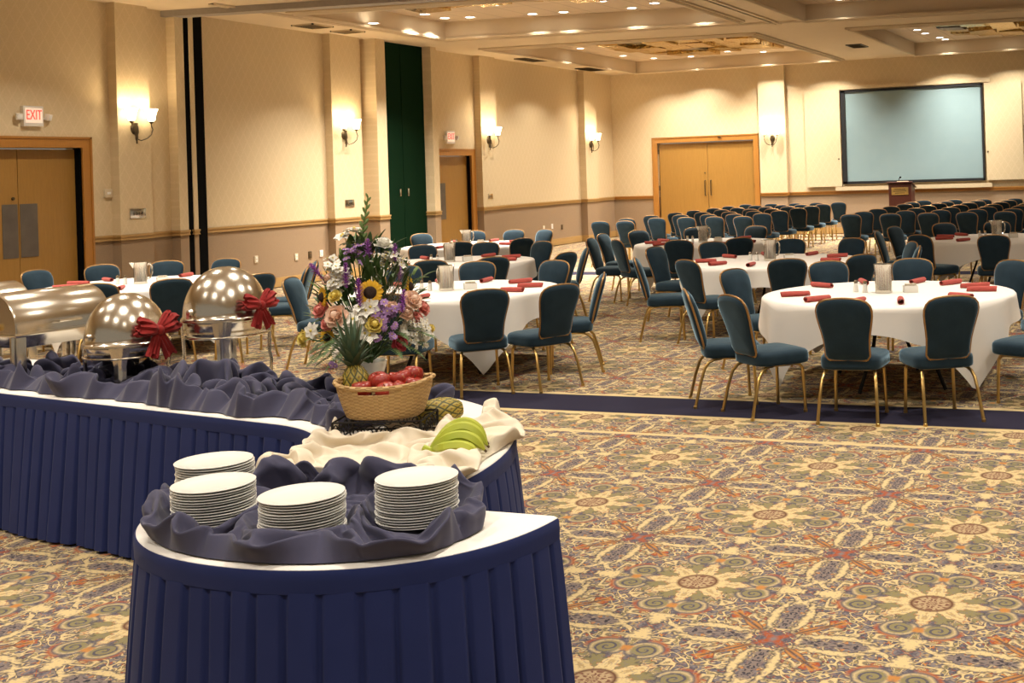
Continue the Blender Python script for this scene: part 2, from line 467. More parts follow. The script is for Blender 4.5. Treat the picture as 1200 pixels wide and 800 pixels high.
M_CARPET = carpet_mat(); M_WALL = wall_mat(); M_WALLB = wall_mat('figured_wallpaper_end', 'X')
M_CEIL = plain('ceiling_paint', (.66, .54, .37), .9, var=.04, scale=3)
def tile_mat():
    m = Mat('ceiling_tile'); X, Y, Z_ = m.sep(m.pos())
    g = (((X / .61 + 60).frac() - .5).abs().gt(.485, .006)).max(((Y / 1.22 + 60).frac() - .5).abs().gt(.492, .004))
    c = m.mix(m.noise(m.pos(), 40, 3), (.60, .48, .34), (.68, .55, .40)); m.col(m.mix(g * .6, c, (.28, .2, .12))); m.set(Roughness=.9); return m.m
M_TILE = tile_mat()
M_OAK = wood_mat('honey_oak_veneer', (.27, .135, .026), (.40, .215, .05))
M_OAKTRIM = wood_mat('oak_trim_wood', (.36, .15, .025), (.46, .21, .045))
M_RAIL = wood_mat('rail_oak', (.40, .24, .08), (.52, .33, .13), 'Y', .45)
M_MAHOG = wood_mat('dark_mahogany', (.05, .012, .008), (.085, .022, .013))
M_BLACK = plain('black_felt', (.004, .004, .004), .95, Specular_IOR_Level=.05)
M_GREEN = plain('dark_green_fabric', (.0035, .016, .0065), .95, var=.25, scale=60, Specular_IOR_Level=.05)
M_STEEL = plain('brushed_steel', (.62, .58, .5), .2, 1.0, var=.06)
M_PUSH = plain('brushed_push_plate', (.16, .14, .12), .5, .7, var=.25, scale=5)
M_CHROME = plain('polished_chafer_steel', (.80, .75, .65), .2, 1.0, var=.02)
M_BRONZE = plain('antique_bronze', (.10, .075, .045), .4, .8)
M_GOLDLEG = plain('brushed_gold_metal', (.62, .42, .15), .3, 1.0, var=.08)
M_GOLDEDGE = plain('gold_edge_trim', (.40, .23, .09), .38, .75, var=.12)
M_IRON = plain('wrought_iron', (.018, .015, .013), .55, .6)
M_VELVET = velvet_mat()
M_LINEN = cloth_mat('white_table_linen', (.83, .79, .73), .0, .02)
M_CREAM = cloth_mat('cream_napkin_linen', (.70, .62, .49), .0, .03)
M_NAVY = cloth_mat('navy_drape_cloth', (.058, .057, .100), .15, .12)
M_SKIRT = cloth_mat('navy_pleated_skirting', (.016, .026, .110), .05, .15)
M_NAPKIN = cloth_mat('red_napkin_cloth', (.42, .080, .065), .1, .12)
M_BOW = cloth_mat('red_bow_satin', (.29, .022, .02), .1, .1)
M_CHINA = plain('white_china', (.84, .83, .78), .18, var=.01)
M_WHITEP = plain('white_plastic', (.72, .68, .6), .4, var=.03)
M_PLATEW = plain('almond_plate', (.62, .53, .38), .45, var=.03)
M_GLASSW = glow('lit_glass_shade', (1.0, .82, .55), 14)
M_LAMP = glow('downlight_lens', (1.0, .93, .8), 14)
M_SCREEN = Mat('grey_projection_fabric'); M_SCREEN.col(M_SCREEN.mix(M_SCREEN.noise(M_SCREEN.pos(), 3, 2), (.22, .32, .345), (.245, .345, .37))); M_SCREEN.set(Roughness=.6); M_SCREEN = M_SCREEN.m
M_FRAMEBLK = plain('black_frame', (.004, .005, .007), .6)
M_EXITFACE = glow('exit_face', (1.0, .80, .62), .35, (.8, .72, .6))
M_EXITRED = glow('exit_letters', (1.0, .05, .03), 1.6, (.7, .03, .02))
M_PINE = pine_mat(); M_WICKER = wicker_mat(); M_APPLE = apple_mat(); M_GOLDPANEL = gold_panel_mat()
M_BROWNPANEL = plain('dark_bronze_panel', (.06, .03, .015), .25, .6)
M_LEAF = plain('leaf_green', (.045, .10, .022), .5, var=.5, scale=9)
M_LEAFL = plain('pale_leaf_green', (.14, .22, .06), .5, var=.3, scale=9)
M_FERN = plain('fern_green', (.10, .17, .06), .6, var=.35, scale=12)
M_PINELEAF = plain('pineapple_leaf', (.075, .125, .07), .5, var=.4, scale=10)
M_BANANA = Mat('green_yellow_banana'); _n = M_BANANA.noise(M_BANANA.xyz(), 7, 2); M_BANANA.col(M_BANANA.mix(_n, (.26, .36, .03), (.55, .55, .06))); M_BANANA.set(Roughness=.4); M_BANANA = M_BANANA.m
M_STEMBR = plain('brown_stem', (.10, .06, .025), .7)
M_FWHITE = plain('white_petal', (.86, .84, .76), .6, var=.04)
M_FPEACH = plain('peach_petal', (.82, .58, .44), .6, var=.06)
M_FPINK = plain('coral_petal', (.68, .24, .20), .6, var=.1)
M_FRED = plain('rose_red_petal', (.5, .06, .08), .6, var=.15)
M_FPURP = plain('liatris_purple', (.36, .11, .46), .7, var=.3, scale=60)
M_FLILAC = plain('lilac_petal', (.36, .20, .46), .6, var=.15)
M_FYEL = plain('sunflower_petal', (.82, .48, .02), .55, var=.1)
M_FBUT = plain('butter_petal', (.72, .58, .14), .6, var=.1)
M_SEED = plain('sunflower_seed_head', (.03, .014, .008), .9, var=.4, scale=90, bump=.6)
M_TWIG = plain('dry_twig', (.30, .26, .17), .8)
# ------------------------------------------------------------------ room shell
LX, BY, RX, NY = -15.13, 31.706, 7.0, -4.0
HS, HC = 4.75, 5.05
m = MB(); m.span(LX - .2, RX, NY, BY + .2, -.1, 0)
struct(m.build('floor', M_CARPET, smooth=False))

def wall_boxes(mb, segs, x0, x1f):      # segs (y0, y1, front x, z0, z1)
    for y0, y1, xf, z0, z1 in segs: mb.span(x0, xf, y0, y1, z0, z1)
D1a, D1b, D1t = 11.46, 13.38, 2.52
D2a, D2b, D2t = 22.55, 24.02, 2.40
COLS = [(13.90, 14.52, .17), (18.91, 19.80, .17), (24.25, 24.94, .17), (29.56, 30.28, .20)]
m = MB()
wall_boxes(m, [(NY, D1a, LX, 0, HS), (D1a, D1b, LX, D1t, HS), (D1b, 15.24, LX, 0, HS), (15.36, 15.45, LX, 0, HS), (15.66, 20.37, LX, 0, HS),
               (21.99, D2a, LX, 0, HS), (D2a, D2b, LX, D2t, HS), (D2b, BY + .2, LX, 0, HS)], LX - .3, None)
for y0, y1, d in COLS: m.span(LX - .01, LX + d, y0, y1, 0, HS)
m.span(LX - .01, LX + .18, 15.06, 15.24, 0, HS); m.span(LX - .01, LX + .18, 15.36, 15.45, 0, HS)
m.span(LX - .01, LX + .36, 20.05, 20.37, 0, HS); m.span(LX - .01, LX + .36, 21.99, 22.20, 0, HS)
struct(m.build('wall_left', M_WALL, smooth=False))
m = MB()
D3a, D3b, D3t = -13.70, -10.75, 2.70
for x0, x1, z0, z1 in ((LX - .3, D3a, 0, HS), (D3a, D3b, D3t, HS), (D3b, RX, 0, HS)): m.span(x0, x1, BY, BY + .3, z0, z1)
m.span(-10.53, -9.75, BY - .14, BY + .01, 0, HS)
struct(m.build('wall_back', M_WALLB, smooth=False))

# plan outline of the left wall face: (y0, y1, x)
def left_runs():
    runs = []; y = 10.0
    bumps = sorted([(a, b, d) for a, b, d in COLS] + [(15.06, 15.24, .18), (15.36, 15.45, .18), (20.05, 20.37, .36), (21.99, 22.20, .36)])
    gaps = [(D1a - .16, D1b + .17), (15.24, 15.36), (15.45, 15.66), (20.37, 21.99), (22.2, D2b + .2)]
    cuts = sorted({NY, BY} | {q for t in bumps for q in t[:2]} | {q for t in gaps for q in t})
    for a, b in zip(cuts[:-1], cuts[1:]):
        mid = (a + b) / 2
        if any(g0 <= mid <= g1 for g0, g1 in gaps): continue
        d = next((d for p, q, d in bumps if p <= mid <= q), 0.0)
        runs.append((a, b, LX + d))
    return runs, bumps
runs, bumps = left_runs()
def along_left(name, z0, z1, th, mat, steps=()):
    m = MB()
    for a, b, x in runs:
        for q0, q1, t in ((z0, z1, th),) + tuple(steps): m.span(x, x + t, a, b, q0, q1)
    for a, b, d in bumps:
        for q0, q1, t in ((z0, z1, th),) + tuple(steps): m.span(LX, LX + d + t, a - t, a, q0, q1)
    return struct(m.build(name, mat, smooth=False))
along_left('trim_1', 1.10, 1.185, .022, M_RAIL, ((1.155, 1.185, .038), (1.10, 1.118, .032)))
along_left('baseboard_left', 0.02, .185, .022, M_RAIL)
m = MB(); b2 = MB()
for x0, x1, dy in ((LX, -13.87, 0), (-10.53, -9.75, .14), (-9.75, RX, 0)):
    for q0, q1, t in ((1.10, 1.185, .022), (1.155, 1.185, .038), (1.10, 1.118, .032)): m.span(x0, x1, BY - dy - t, BY - dy, q0, q1)
    b2.span(x0, x1, BY - dy - .022, BY - dy, .02, .185)
m.span(-9.75, -9.71, BY - .16, BY, 1.10, 1.185)
struct(m.build('trim_2', M_OAKTRIM, smooth=False)); struct(b2.build('baseboard_back', M_RAIL, smooth=False))

# pocket slots for the folding partitions
m = MB(); m.span(LX - .28, LX - .02, 15.22, 15.38, 0, HS); m.span(LX - .28, LX - .02, 15.43, 15.68, 0, HS)
for a, b in ((15.24, 15.36), (15.45, 15.66)): m.span(LX + .02, LX + .165, a, b, 0, HS)
struct(m.build('trim_3', M_BLACK, smooth=False))
t = thing('folding_partition', 'dark green folding wall panels stacked in the tall pocket of the left wall', 'folding partition', (LX + .10, 21.18, 0))
for s in (-1, 1):
    m = MB(); m.box((0, s * .405, HS / 2), (.1, .79, HS)); p = m.build('panel', M_GREEN, t, smooth=False)
    m = MB(); m.box((.055, s * .14, 1.62), (.02, .05, .16)); h = m.build('pull_handle', M_STEEL, p, bevel=.005)
m = MB(); m.box((-.02, 0, HS / 2), (.06, .03, HS)); m.build('seam_strip', M_BLACK, t, smooth=False)

# ------------------------------------------------------------------ doors
def frame_left(name, a, b, top, w):
    m = MB(); x = LX
    m.span(x - .16, x + .03, a - w, a, 0, top + w); m.span(x - .16, x + .03, b, b + w, 0, top + w); m.span(x - .16, x + .03, a, b, top, top + w)
    m.span(x - .02, x + .045, a - w, a - w + .03, 0, top + w); m.span(x - .02, x + .045, b + w - .03, b + w, 0, top + w); m.span(x - .02, x + .045, a - w, b + w, top + w - .03, top + w)
    return struct(m.build(name, M_OAKTRIM, smooth=False))
d1 = frame_left('door_1', D1a, D1b, D1t, .16)
tag(d1, 'wide oak double door with two push plates, under the exit sign at far left', 'door')
for k, (a, b) in enumerate(((D1a + .03, 12.415), (12.425, D1b - .01))):
    m = MB(); m.span(LX - .17, LX - .125, a, b, .01, D1t - .02); l = m.build('door_leaf', M_OAK, d1, smooth=False)
    m = MB(); y0, y1 = ((12.16, 12.40), (12.44, 12.72))[k]; m.span(LX - .127, LX - .118, y0, y1, .96, 1.72); m.build('push_plate', M_PUSH, l, smooth=False)
m = MB(); m.lathe([(0, 0), (.022, 0), (.022, .02), (0, .022)], (LX - .12, 12.33, 1.80), 12, Matrix.Rotation(PI / 2, 3, 'Y')); m.build('lock_cylinder', M_BRONZE, d1)
m = MB(); m.span(LX - .15, LX - .02, D1b - .012, D1b, 0, D1t); m.build('dark_reveal', M_BLACK, d1, smooth=False)  # thin black strip laid over the oak jamb reveal to darken it
d2 = frame_left('door_2', D2a, D2b, D2t, .15)
tag(d2, 'oak door in the left wall, between green partition and sconce, under the far exit sign', 'door')
m = MB(); m.span(LX - .15, LX - .105, D2a + .01, D2b - .01, .01, D2t - .02); l = m.build('door_leaf', M_OAK, d2, smooth=False)
m = MB(); m.span(LX - .107, LX - .098, 22.72, 23.10, .96, 1.78); m.build('push_plate', M_PUSH, l, smooth=False)
m = MB(); m.span(LX - .13, LX - .02, D2b - .012, D2b, 0, D2t); m.build('dark_reveal', M_BLACK, d2, smooth=False)  # far jamb reveal darkened by a black strip here too
m = MB(); w = .16; y = BY
m.span(D3a - w, D3a, y - .03, y + .16, 0, D3t + w); m.span(D3b, D3b + w, y - .03, y + .16, 0, D3t + w); m.span(D3a, D3b, y - .03, y + .16, D3t, D3t + w)
m.span(D3a - w, D3a - w + .03, y - .045, y, 0, D3t + w); m.span(D3b + w - .03, D3b + w, y - .045, y, 0, D3t + w); m.span(D3a - w, D3b + w, y - .045, y, D3t + w - .03, D3t + w)
d3 = struct(m.build('door_3', M_OAKTRIM, smooth=False)); tag(d3, 'large oak double door in the end wall, two dark pull handles', 'door')
mid = (D3a + D3b) / 2 + .05
for a, b, hx in ((D3a + .03, mid - .006, mid - .09), (mid + .006, D3b - .03, mid + .09)):
    m = MB(); m.span(a, b, y + .06, y + .10, .01, D3t - .03); l = m.build('door_leaf', M_OAK, d3, smooth=False)
    m = MB(); m.tube([(hx, y + .06, 1.58), (hx, y + .01, 1.58), (hx, y + .01, 1.16), (hx, y + .06, 1.16)], .016, 8); m.build('pull_handle', M_BRONZE, l)
    m = MB(); ex = a - .014 if a < mid - .2 else b + .014
    for z in (.3, 1.4, 2.45): m.box((ex, y + .05, z), (.03, .03, .13))
    m.build('hinges', M_BRONZE, l, smooth=False)
m = MB(); m.lathe([(0, 0), (.02, 0), (.02, .02), (0, .022)], (mid - .09, y + .06, 1.80), 10, Matrix.Rotation(PI / 2, 3, 'X')); m.build('lock_cylinder', M_BRONZE, d3)
m = MB(); m.box((mid + .42, y - .05, D3t + .11), (.09, .03, .04)); m.build('strike_box', M_BRONZE, d3, bevel=.004)

# ------------------------------------------------------------------ ceiling
def cy(x, yy): return yy + .16 * (x + 10.5) * (1 - sstep(21, 31, yy)) * sstep(9, 15, yy)
holes = [(-13.52, -7.55, 16.7, 21.15), (-6.42, 3.0, 16.7, 21.75), (-14.05, -8.02, 23.5, 31.15), (-5.98, 3.0, 23.6, 31.15)]
xs = sorted({LX - .2, RX} | {q for h in holes for q in h[:2]}); ys = sorted({NY, 9.0, 12.0, 15.0, 19.0, BY + .1} | {q for h in holes for q in h[2:]} | {25.0, 27.0, 29.0})
m = MB()
for x0, x1 in zip(xs[:-1], xs[1:]):
    for y0, y1 in zip(ys[:-1], ys[1:]):
        mx, my = (x0 + x1) / 2, (y0 + y1) / 2
        if any(h[0] < mx < h[1] and h[2] < my < h[3] for h in holes): continue
        n = len(m.v)
        m.add([(x0, cy(x0, y0), HS), (x1, cy(x1, y0), HS), (x1, cy(x1, y1), HS), (x0, cy(x0, y1), HS)], [(3, 2, 1, 0)])
struct(m.build('ceiling', M_CEIL, smooth=False))
for i, h in enumerate(holes):
    x0, x1, y0, y1 = h
    P = [(x0, y0), (x1, y0), (x1, y1), (x0, y1)]
    seq = []
    for k in range(4):
        a, b = P[k], P[(k + 1) % 4]
        for j in range(6): seq.append((lerp(a[0], b[0], j / 6), lerp(a[1], b[1], j / 6)))
    m = MB(); n = len(seq)
    vs = [(x, cy(x, yy), HS) for x, yy in seq] + [(x, cy(x, yy), HC) for x, yy in seq]
    m.add(vs, [(k, (k + 1) % n, n + (k + 1) % n, n + k) for k in range(n)])
    struct(m.build(f'trim_{10 + i}', M_CEIL, smooth=False))
    m = MB(); g = []
    for ii in range(9):
        g.append([(lerp(x0, x1, ii / 8), cy(lerp(x0, x1, ii / 8), lerp(y0, y1, jj / 8)), HC) for jj in range(9)])
    m.grid(g); o = struct(m.build(f'ceiling_tray_{i + 1}', M_TILE, smooth=False)); o.name = f'trim_{20 + i}'
    m = MB()                                        # stepped moulding round the tray opening
    cx_, cyy = (x0 + x1) / 2, (y0 + y1) / 2
    for off, zt, hh in ((.0, HS - .035, .05), (.09, HS - .02, .03)):
        path = [(x + off * (-1 if x < cx_ else 1) * (1 if True else 0), cy(x, yy) + off * (-1 if yy < cyy else 1), zt) for x, yy in seq]
        m.tube(path, .035 if off == 0 else .022, 6, closed=True)
    struct(m.build(f'trim_{30 + i}', M_CEIL, smooth=True))
# partition tracks in the ceiling
def track(name, pts, w=.07):
    m = MB(); d = MB()
    for (xa, ya), (xb, yb) in zip(pts[:-1], pts[1:]):
        v = Vector((xb - xa, yb - ya, 0)).normalized(); nrm = Vector((-v.y, v.x, 0))
        for mb, off, ww, z0, z1 in ((m, w, w * .5, HS - .03, HS + .01), (m, -w, w * .5, HS - .03, HS + .01), (d, 0, w * .8, HS - .012, HS + .01)):
            a = Vector((xa, ya, 0)) + nrm * off; b = Vector((xb, yb, 0)) + nrm * off; hw = nrm * ww
            mb.add([(*(a - hw).xy, z0), (*(b - hw).xy, z0), (*(b + hw).xy, z0), (*(a + hw).xy, z0), (*(a - hw).xy, z1), (*(b - hw).xy, z1), (*(b + hw).xy, z1), (*(a + hw).xy, z1)],
                   [(3, 2, 1, 0), (4, 5, 6, 7), (0, 1, 5, 4), (1, 2, 6, 5), (2, 3, 7, 6), (3, 0, 4, 7)])
    o = struct(m.build(name, M_CEIL, smooth=False)); q = d.build('track_slot', M_BRONZE, o, smooth=False)
track('trim_40', [(-13.9 + k * 2.9, cy(-13.9 + k * 2.9, 21.75)) for k in range(7)])
track('trim_41', [(-13.88, cy(-13.88, yy)) for yy in (15.3, 17, 19, 21.6)], .05)
track('trim_42', [(-7.05, cy(-7.05, yy)) for yy in (15.3, 17, 19, 21.0, 22.0)], .06)
m = MB()
for k in range(7):
    xa, xb = LX + k * 3.2, LX + (k + 1) * 3.2
    for z0, z1, ya, yb in ((HS - .10, HS, 15.08, 15.34),):
        m.add([(xa, cy(xa, ya) + .62, z0), (xb, cy(xb, ya) + .62, z0), (xb, cy(xb, yb) + .62, z0), (xa, cy(xa, yb) + .62, z0), (xa, cy(xa, ya) + .62, z1), (xb, cy(xb, ya) + .62, z1), (xb, cy(xb, yb) + .62, z1), (xa, cy(xa, yb) + .62, z1)],
              [(3, 2, 1, 0), (4, 5, 6, 7), (0, 1, 5, 4), (1, 2, 6, 5), (2, 3, 7, 6), (3, 0, 4, 7)])
struct(m.build('trim_43', plain('track_grey', (.30, .26, .22), .6), smooth=False))

# ------------------------------------------------------------------ downlights
def lamp_data(name, kind, energy, size, color=(1, .84, .62), spread=None):
    L = bpy.data.lights.new(name, kind); L.energy = energy; L.color = color
    if kind == 'AREA':
        L.shape = 'DISK'; L.size = size
        if spread: L.spread = math.radians(spread)
    else: L.shadow_soft_size = size
    return L
P_DOWN, P_HID = 72, 40
LD = lamp_data('downlight_lamp', 'AREA', P_DOWN, .16, (1, .92, .80), 106)
mt = MB(); mt.lathe([(.085, 0), (.115, -.012), (.12, -.004), (.12, 0)], n=20, cap=False); ring_me = mt.mesh('trim_ring', M_WHITEP)
mt = MB(); mt.lathe([(0, -.004), (.05, -.006), (.088, -.002)], n=20, cap=False); lens_me = mt.mesh('lens', M_LAMP)
def downlight(x, y, z, label, group):
    t = thing('recessed_downlight', label, 'ceiling light', (x, y, z), 0, group)
    for n, me in (('trim_ring', ring_me), ('lens', lens_me)):
        o = bpy.data.objects.new(n, me); COL.objects.link(o); o.parent = t
    l = bpy.data.objects.new('downlight_lamp', LD); COL.objects.link(l); l.parent = t; l.location = (0, 0, -.02)
DL1 = [(-13.68, 18.55, HS), (-12.38, 18.93, HC), (-13.28, 19.46, HC), (-13.29, 20.14, HC), (-12.7, 20.31, HC), (-11.45, 19.14, HC), (-11.46, 20.62, HC), (-10.83, 20.81, HC), (-9.54, 19.73, HC), (-9.47, 21.0, HC), (-8.83, 20.52, HC), (-8.15, 21.15, HC), (-5.62, 22.0, HC)]
DL2 = [(-13.53, 24.58), (-13.63, 26.87), (-13.58, 29.3), (-13.2, 30.5), (-11.6, 25.05), (-11.45, 29.6), (-10.82, 30.0), (-12.16, 30.7), (-10.05, 30.8), (-8.69, 27.5), (-8.7, 28.4), (-8.45, 29.9), (-8.45, 30.8)]
DL3 = [(-5.32, 28.1), (-5.3, 29.0), (-5.15, 30.2), (-5.10, 30.85), (-3.52, 30.7)]
for dl, bay in ((DL1, 'in the nearer ceiling tray'), (DL2, 'in the far left ceiling tray'), (DL3, 'in the far right ceiling tray')):
    q = sorted(dl, key=lambda p: side_order((p[0], p[1], HC)))
    for i, p in enumerate(q):
        h = next(h for h in holes if h[0] - .3 < p[0] < h[1] + .6 and (h[2] < 20) == (p[1] < 23))
        if p[0] != -13.68: p = (min(max(p[0], h[0] + .35), h[1] - .35), min(p[1], cy(p[0], h[3]) - .42), *p[2:])
        z = p[2] if len(p) > 2 else HC
        if p[0] == -13.68: z = HS; p = (p[0] * .976, p[1] * .976)
        downlight(p[0], p[1], z, f'round white downlight {bay}, {ORD[i]} from the left', 'recessed downlights ' + bay)
# lamps of the nearer bays, out of the picture
LH = lamp_data('recessed_lamp', 'AREA', P_HID, .2, (1, .92, .80), 120)
LW = lamp_data('recessed_lamp', 'AREA', P_HID * 1.7, .2, (1, .92, .80), 120)
for x in (-13, -10.2, -7.4, -4.6, -1.8, 1.0, 3.8):
    for y in (1.0, 3.8, 6.6, 9.4, 12.2):
        l = bpy.data.objects.new('recessed_lamp', LW if x < -10 and y > 6 else LH); COL.objects.link(l); l.location = (x, y, HS - .03)
for x in (-2.6, 0.2, 3.0):
    for y in (17.5, 20.5, 25, 28):
        l = bpy.data.objects.new('recessed_lamp', LH); COL.objects.link(l); l.location = (x, y, HC - .03)
for x in (-12.4, -9.6):
    l = bpy.data.objects.new('recessed_lamp', LH); COL.objects.link(l); l.location = (x, 17.0, HC - .03)

# gold mirror chandeliers set in the trays
def chandelier(x0, x1, y0, y1, label, dx=.62, dy=.85, bow=0.0):
    t = thing('panel_chandelier', label, 'chandelier', ((x0 + x1) / 2, (y0 + y1) / 2, HC), bow, 'gold panel chandeliers')
    rnd = random.Random(int(x0 * 10) + 5)
    nx, ny = int(round((x1 - x0) / dx)), int(round((y1 - y0) / dy))
    fr = MB(); w, d = (x1 - x0), (y1 - y0)
    for sx in (-1, 1): fr.box((sx * w / 2, 0, -.02), (.06, d, .05)); fr.box((0, sx * d / 2, -.02), (w, .06, .05))
    fr.build('frame', M_OAKTRIM, t, smooth=False)
    for i in range(nx):
        for j in range(ny):
            h = rnd.choice((.05, .08, .11, .14, .16)); px = -w / 2 + (i + .5) * w / nx; py = -d / 2 + (j + .5) * d / ny
            b = MB(); b.box((px, py, -h / 2), (w / nx * .94, d / ny * .92, h), 0, Matrix.Rotation(rnd.uniform(-.05, .05), 3, 'X') @ Matrix.Rotation(rnd.uniform(-.05, .05), 3, 'Y'))
            dark = rnd.random() < .24 and i < nx * .5
            o = b.build('panel', M_BROWNPANEL if dark else M_GOLDPANEL, t, smooth=False)
chandelier(-12.5, -8.98, 25.4, 29.3, 'gold mirrored ceiling chandelier in the far left tray, above the chair rows', .6, .92)
chandelier(-4.65, .5, 24.8, 29.6, 'gold mirrored ceiling chandelier in the far right tray, above the screen side', .6, .96)
chandelier(-12.4, -8.9, 16.95, 18.75, 'gold mirrored ceiling chandelier in the nearer tray, at the top edge', .6, .9, .17)
# ceiling vents
for i, (x, y, w, d, lab, mt_) in enumerate(((-14.45, 25.9, .5, .9, 'dark slot vent in the ceiling over the left wall, nearer of two', M_BRONZE), (-14.55, 29.3, .5, .9, 'dark slot vent in the ceiling over the left wall, farther of two', M_BRONZE),
        (-14.45, 17.8, .45, .55, 'grey square vent by the left wall before the green partition', M_STEEL), (-14.45, 18.8, .45, .4, 'small grey vent right of the square ceiling vent', M_STEEL),
        (-6.75, 27.9, .35, .75, 'dark narrow vent between the two far ceiling trays', M_BRONZE))):
    t = thing('ceiling_vent', lab, 'vent', (x, y, HS))
    f = MB()
    for sx in (-1, 1): f.box((sx * w / 2, 0, -.012), (.03, d + .03, .024)); f.box((0, sx * d / 2, -.012), (w + .03, .03, .024))
    f.build('vent_frame', mt_, t, smooth=False)
    s_ = MB()
    for k in range(8): s_.box((0, -d / 2 + (k + .5) * d / 8, -.01), (w, d / 16, .004), 0, Matrix.Rotation(.6, 3, 'X'))
    s_.build('louvre', mt_, t, smooth=False)

# ------------------------------------------------------------------ wall fittings
LS = lamp_data('sconce_lamp', 'POINT', 16, .05, (1, .76, .46))
def sconce_parts():
    t = thing('wall_sconce', 'x', 'wall light')
    m = MB(); m.lathe([(0, 0), (.075, 0), (.07, .015), (.05, .03), (.03, .045), (0, .05)], (0, 0, 0), 20, Matrix.Rotation(PI / 2, 3, 'Y') @ Matrix.Diagonal((1.25, 1, 1)))
    m.lathe([(0, -.24), (.012, -.235), (.01, -.2), (.022, -.17), (.02, -.1), (.034, -.06), (.03, .0), (.02, .05), (.028, .08), (0, .09)], (.045, 0, 0), 12)
    m.build('back_plate', M_BRONZE, t)
    for s in (-1, 1):
        p = [(.04, 0, -.16), (.09, s * .04, -.19), (.15, s * .10, -.16), (.18, s * .155, -.10), (.185, s * .18, -.02), (.16, s * .185, .03), (.15, s * .19, .07)]
        m = MB(); m.tube(p, .009, 8); m.lathe([(0, -.02), (.02, -.015), (.035, .01), (.03, .03), (0, .03)], (.15, s * .19, .09), 12); m.build('arm', M_BRONZE, t)
        m = MB(); m.lathe([(.03, 0), (.05, .01), (.062, .06), (.075, .13), (.10, .19), (.094, .19), (.07, .13), (.055, .06), (.03, .012)], (.15, s * .19, .11), 20, cap=False); m.build('glass_shade', M_GLASSW, t)
        l = bpy.data.objects.new('sconce_lamp', LS); COL.objects.link(l); l.parent = t; l.location = (.15, s * .19, .26)
    return t
proto = sconce_parts(); first = True
for p, rz, lab in (((LX + .17, 14.21, 2.82), 0, 'twin shade bronze wall sconce right of the left exit sign'), ((LX + .17, 19.25, 2.80), 0, 'twin shade bronze wall sconce left of the green partition'),
                   ((LX + .17, 24.55, 2.76), 0, 'twin shade bronze wall sconce right of the far exit sign'), ((LX + .20, 29.85, 2.70), 0, 'twin shade bronze wall sconce nearest the room corner on the left wall'),
                   ((-10.14, BY - .14, 2.70), -PI / 2, 'bronze wall sconce on end wall right of the double door')):
    t = proto if first else dup(proto)
    first = False; t.location = p; t.rotation_euler = (0, 0, rz); t['label'] = lab; t['group'] = 'wall sconces'
def text_mesh(txt, size, depth, mat):
    cu_ = bpy.data.curves.new('txt', 'FONT'); cu_.body = txt; cu_.size = size; cu_.extrude = depth; cu_.align_x = 'CENTER'; cu_.align_y = 'CENTER'
    ob = bpy.data.objects.new('txt', cu_); COL.objects.link(ob); bpy.context.view_layer.update()
    me = bpy.data.meshes.new_from_object(ob.evaluated_get(bpy.context.evaluated_depsgraph_get()))
    bpy.data.objects.remove(ob); bpy.data.curves.remove(cu_); me.materials.clear(); me.materials.append(mat); return me
ex_me = text_mesh('EXIT', .20, .004, M_EXITRED)
for (y, z, lab) in ((12.545, 2.965, 'lit EXIT sign with twin emergency lamps above the left double door'), (23.13, 2.81, 'lit EXIT sign with twin emergency lamps over the door by the green partition')):
    t = thing('exit_sign', lab, 'exit sign', (LX, y, z), 0, 'exit signs')
    m = MB(); m.box((.035, 0, 0), (.07, .32, .29)); m.build('housing', M_WHITEP, t, bevel=.008)
    m = MB(); m.box((.072, 0, .01), (.006, .27, .21)); f = m.build('sign_face', M_EXITFACE, t, smooth=False)
    o = bpy.data.objects.new('lettering', ex_me); COL.objects.link(o); o.parent = f
    o.matrix_local = Matrix(((0, 0, 1, .077), (1, 0, 0, 0), (0, 1, 0, .012), (0, 0, 0, 1))) @ Matrix.Diagonal((.62, 1, 1, 1))
    for s in (-1, 1):
        m = MB(); R = Matrix.Rotation(s * .35, 3, 'Z') @ Matrix.Rotation(.25, 3, 'Y')
        m.box((.07, s * .235, -.01), (.07, .085, .09), M=R); m.box((.05, s * .18, -.03), (.02, .06, .02)); h = m.build('lamp_head', M_WHITEP, t, bevel=.008)
        m = MB(); c = Vector((.07, s * .235, -.01)) + R @ Vector((.036, 0, 0)); m.lathe([(0, .004), (.03, .004), (.034, 0)], c, 14, R @ Matrix.Rotation(PI / 2, 3, 'Y'), cap=False); m.build('lens', M_CHINA, h)
def plate(name, lab, cat, loc, w, h, mat, rz=0, group=None, slots=0, th=.015):
    t = thing(name, lab, cat, loc, rz, group)
    m = MB(); m.box((th / 2, 0, 0), (th, w, h)); b = m.build('cover', mat, t, bevel=.003)
    if slots == 9:
        m = MB()
        for k in range(4): m.box((th + .001, (-.5 + (k + .5) / 4) * w * .7, .0), (.004, w * .08, h * .3))
        m.build('switch_row', M_BRONZE, t, smooth=False)
    elif slots:
        for k in range(slots):
            m = MB(); m.box((th + .002, 0, (k - (slots - 1) / 2) * h * .42), (.006, w * .5, h * .28)); m.build('socket', M_STEMBR if mat is M_BRONZE else M_CHINA, t, bevel=.003)
    return t
plate('thermostat', 'small beige thermostat box right of the left double door', 'thermostat', (LX, 13.82, 1.83), .13, .13, M_PLATEW, slots=1, th=.04)
plate('light_switch_panel', 'grey switch panel on the wall under the leftmost sconce', 'light switch', (LX + .17, 14.22, 1.5), .3, .15, M_STEEL, slots=9)
plate('light_switch_panel', 'grey switch panel on the wall under the second sconce', 'light switch', (LX + .17, 19.35, 1.46), .28, .14, M_STEEL, slots=9)
plate('light_switch_panel', 'grey switch panel on the wall under the third sconce', 'light switch', (LX + .17, 24.55, 1.43), .2, .12, M_STEEL, slots=9)
